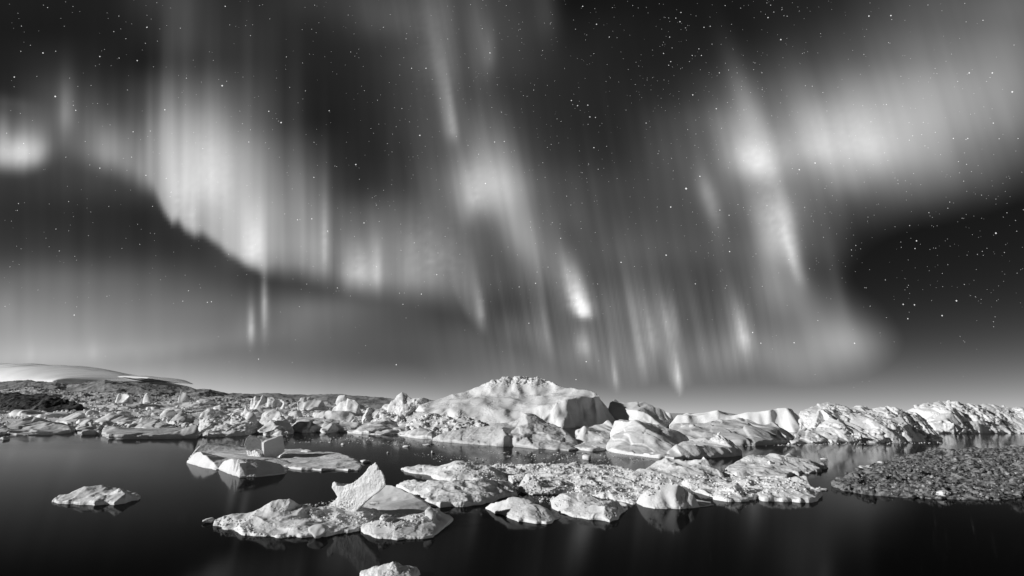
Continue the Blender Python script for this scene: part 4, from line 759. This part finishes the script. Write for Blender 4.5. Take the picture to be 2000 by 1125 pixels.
def base_disp(x, y):                 # rough display level of the bare night sky behind, to keep the glow additive
    ys_ = [-400, 20, 260, 380, 440, 500, 560, 620, 680, 740, 800]; l = [12, 18, 23, 28, 32, 39, 53, 76, 116, 140, 150]; c = [8, 11, 14, 17, 19, 22, 27, 38, 64, 111, 135]; r = [12, 20, 23, 26, 29, 34, 42, 58, 86, 127, 145]
    L_, C_, R_ = (np.interp(y, ys_, q) for q in (l, c, r)); u = np.clip(x/2000, 0, 1)
    return L_*np.clip(1-u*2, 0, 1)+C_*(1-np.abs(1-u*2))+R_*np.clip(u*2-1, 0, 1)
LEVX = np.arange(0, 2001, 100.0); LEVY = np.arange(0, 781, 60.0)   # broad brightness of the glow over the sky
LEV = np.array([[32,32,34,62,58,45,58,72,80,78,66,30,26,28,30,34,40,60,85,95,100],
[30,30,33,52,62,52,45,60,82,85,72,40,34,34,36,40,56,80,100,106,105],
[34,48,38,45,60,55,42,45,78,85,66,42,36,36,50,64,78,102,122,127,120],
[45,85,62,90,105,75,42,42,68,82,55,40,38,42,78,102,118,145,158,147,126],
[110,112,95,125,150,95,42,40,62,100,70,40,38,62,114,132,166,176,172,142,120],
[165,105,125,150,188,132,75,40,55,105,105,48,42,72,132,172,178,185,158,115,90],
[58,60,72,138,195,152,108,45,60,135,150,70,60,68,110,128,128,122,110,86,50],
[50,48,48,60,165,178,130,98,88,112,135,88,66,68,95,138,98,68,50,35,20],
[60,60,56,52,75,185,148,132,120,100,120,95,85,80,86,145,90,32,18,15,12],
[100,105,98,88,76,80,96,140,130,112,95,120,84,80,78,128,82,28,18,16,14],
[132,130,122,116,112,110,112,98,84,92,70,120,115,112,96,122,115,65,30,28,26],
[160,158,150,140,130,125,115,98,90,95,100,112,125,120,120,130,150,128,60,52,48],
[160,165,160,150,140,130,118,105,98,112,122,125,135,130,130,130,148,122,98,92,90],
[165,165,165,165,158,150,138,125,120,128,130,125,125,122,122,120,118,118,118,115,112]], float)
_gx, _gy = np.meshgrid(LEVX, LEVY)
LEV += 9*np.exp(-((_gx-750)/170)**2-((_gy-430)/150)**2)+9*np.exp(-((_gx-1330)/160)**2-((_gy-420)/190)**2)+6*np.exp(-((_gx-1050)/300)**2-((_gy-300)/160)**2)+7*np.exp(-((_gx-200)/350)**2-((_gy-620)/80)**2)
def lev_interp(T, x, y):
    def cub(P, t):
        n_ = P.shape[0]; i = np.clip(np.floor(t).astype(int), 0, n_-2); f = np.clip(t-i, 0, 1); f = f*f*(3-2*f)*.5+f*.5; return i, f
    i, f = cub(T, np.clip(y/60, 0, T.shape[0]-1)); j, g = cub(T.T, np.clip(x/100, 0, T.shape[1]-1))
    return (T[i, j]*(1-f)*(1-g)+T[i+1, j]*f*(1-g)+T[i, j+1]*(1-f)*g+T[i+1, j+1]*f*g)
HOT = [(850, 505, 62, 80, 48, .15, 20), (846, 120, 44, 130, 120, .12, 10), (1388, 392, 16, 60, 80, .35, 14), (1480, 300, 60, 60, 40, .2, 14), (1510, 380, 30, 60, 60, .2, 14), (1520, 445, 30, 80, 60, .28, 34), (1545, 420, 14, 60, 50, .25, 16), (1130, 592, 23, 60, 16, .32, 55), (1139, 612, 15, 24, 8, .3, 55), (495, 490, 20, 60, 26, 0, 30), (350, 410, 14, 60, 26, 0, 26), (376, 430, 9, 50, 22, 0, 26), (410, 350, 60, 90, 70, 0, 16), (45, 300, 36, 30, 24, 0, 20), (1660, 275, 90, 70, 40, 0, 14), (1474, 318, 34, 50, 30, .3, 16),
       (925, 385, 16, 60, 26, .1, 26), (960, 350, 40, 50, 50, .2, 14), (1310, 640, 14, 50, 36, .17, 28), (1277, 665, 14, 50, 26, .17, 26), (1325, 735, 5, 50, 20, .14, 34), (1202, 740, 4, 40, 16, .14, 26), (1452, 655, 14, 50, 26, .18, 32), (940, 605, 7, 40, 22, .1, 34), (517, 605, 5, 60, 48, 0, 34), (491, 645, 6, 40, 24, 0, 30),
       (706, 535, 34, 50, 22, 0, 26), (738, 530, 8, 60, 26, 0, 18), (634, 490, 6, 90, 36, 0, 22), (885, 250, 8, 90, 22, .13, 26), (1138, 675, 14, 26, 20, .1, 22), (1545, 500, 8, 80, 40, .24, 22), (1250, 690, 10, 90, 40, .17, 16), (1065, 640, 6, 60, 40, .2, 18)]
AUR = [('left', 'bright rayed aurora curtain sweeping down from the left edge to the middle', 60000.0, 0),
       ('low', 'faint low aurora arc glowing just above the hills at left', 64000.0, 2),
       ('mid', 'aurora with many thin rays falling from the top centre toward the bergs', 56000.0, 3),
       ('right', 'wide cloudy aurora glow filling the upper right of the sky', 52000.0, 5)]
am, t, o_ = new_mat('aurora_light'); e = N(t, 'ShaderNodeEmission'); at = N(t, 'ShaderNodeAttribute', attribute_name='glow'); tr = N(t, 'ShaderNodeBsdfTransparent'); ad = N(t, 'ShaderNodeAddShader')
e.inputs[0].default_value = grey(1); t.links.new(at.outputs['Fac'], e.inputs[1]); t.links.new(e.outputs[0], ad.inputs[0]); t.links.new(tr.outputs[0], ad.inputs[1]); t.links.new(ad.outputs[0], o_.inputs[0])
try: am.cycles.emission_sampling = 'NONE'
except Exception: pass
def aurora():
    xs = np.arange(-420, 2424, 4.0); ys = np.arange(-420, 802, 7.0); X, Y = np.meshgrid(xs, ys); x = X.ravel(); y = Y.ravel()
    part = {}
    for k, lab, RR, sd in AUR:
        b = BANDS[k]; v = np.zeros_like(x)
        for cc in b['c']: v += curtain(x, y, *cc)
        lean = {'left': 0, 'low': 0, 'mid': .18, 'right': .3}[k]; w = np.zeros_like(x)
        for q in b['b']:
            q = list(q); w += blob(x, y, *q)
        w *= np.clip(rays_mod(x, y, lean, sd, {'left': 18, 'low': 45, 'mid': 17, 'right': 40}[k], {'left': .10, 'low': .04, 'mid': .15, 'right': .07}[k]), .4, 1.8)
        part[k] = v+w
    tot = sum(part.values()); tot_s = 195*(1-np.exp(-tot/165.0)); b0 = base_disp(x, y)
    nx = len(xs); ny = len(ys); Dm = (b0+tot_s).reshape(ny, nx)
    res = np.zeros_like(LEV)
    for a_, yy in enumerate(LEVY):
        for b_, xx in enumerate(LEVX):
            res[a_, b_] = LEV[a_, b_]-Dm[np.ix_(np.abs(ys-yy) < 24, np.abs(xs-xx) < 36)].mean()
    res = np.clip(res, -60, 60); ri = np.zeros_like(x)
    for dx_, dy_ in ((0, 0), (28, 0), (-28, 0), (0, 16), (0, -16), (14, 9), (-14, 9), (14, -9), (-14, -9)): ri += lev_interp(res, x+dx_+10*n1(x, 60, 2), y+dy_)/9
    lean_ = np.interp(x, [500, 2000], [0, .3]); ri *= 1+(rays_mod(x, y, lean_, 8, 22, .10)-1)*(.35+.65*smooth(120, 260, y))
    tot_s = np.maximum(tot_s+ri, 0)
    tot_s = tot_s*(1+.07*smooth(60, 130, tot_s))
    for q in HOT: tot_s = tot_s+blob(x, y, *q)*np.clip(rays_mod(x, y, q[6], 31, 13, .3), .3, 1.7)
    tot_s = tot_s*(1+smooth(470, 620, y)*smooth(900, 1000, x)*smooth(1560, 1400, x)*(rays_mod(x, y, .17, 9, 13, .22)-1))
    for k in part: part[k] = part[k]+{'left': 3*smooth(1000, 700, x)*smooth(620, 560, y), 'low': 3*smooth(560, 620, y)*smooth(1000, 700, x), 'mid': 3*smooth(600, 900, x)*smooth(1500, 1300, x), 'right': 3*smooth(1300, 1500, x)}[k]
    tot = sum(part.values())
    lin = srgb(b0+tot_s)-srgb(b0)
    for k, lab, RR, sd in AUR:
        s_ = np.maximum(lin*part[k]/np.maximum(tot, 1e-6)-.0012, 0)
        d = rays(x, y); d = d/np.linalg.norm(d, axis=1)[:, None]
        wv = 1+.03*fbm(np.stack([x/160, y/900, np.full_like(x, sd)], -1), 2)
        V = d*(RR*wv)[:, None]+np.array([0, 0, CAMH])
        i, j = np.meshgrid(np.arange(nx-1), np.arange(ny-1)); bq = (j*nx+i).ravel(); Q = np.stack([bq, bq+1, bq+nx+1, bq+nx], 1)
        Q = Q[(s_[Q].max(1) > 0) & (V[Q][:, :, 2].min(1) > 20)]; used = np.unique(Q); mp = np.zeros(len(V), int); mp[used] = np.arange(len(used))
        me = mesh_from('aurora_curtain', V[used], mp[Q][:, ::-1], am); a = me.attributes.new('glow', 'FLOAT', 'POINT'); a.data.foreach_set('value', s_[used].astype(np.float32))
        add('aurora_curtain', me, label=lab, category='aurora')
aurora()
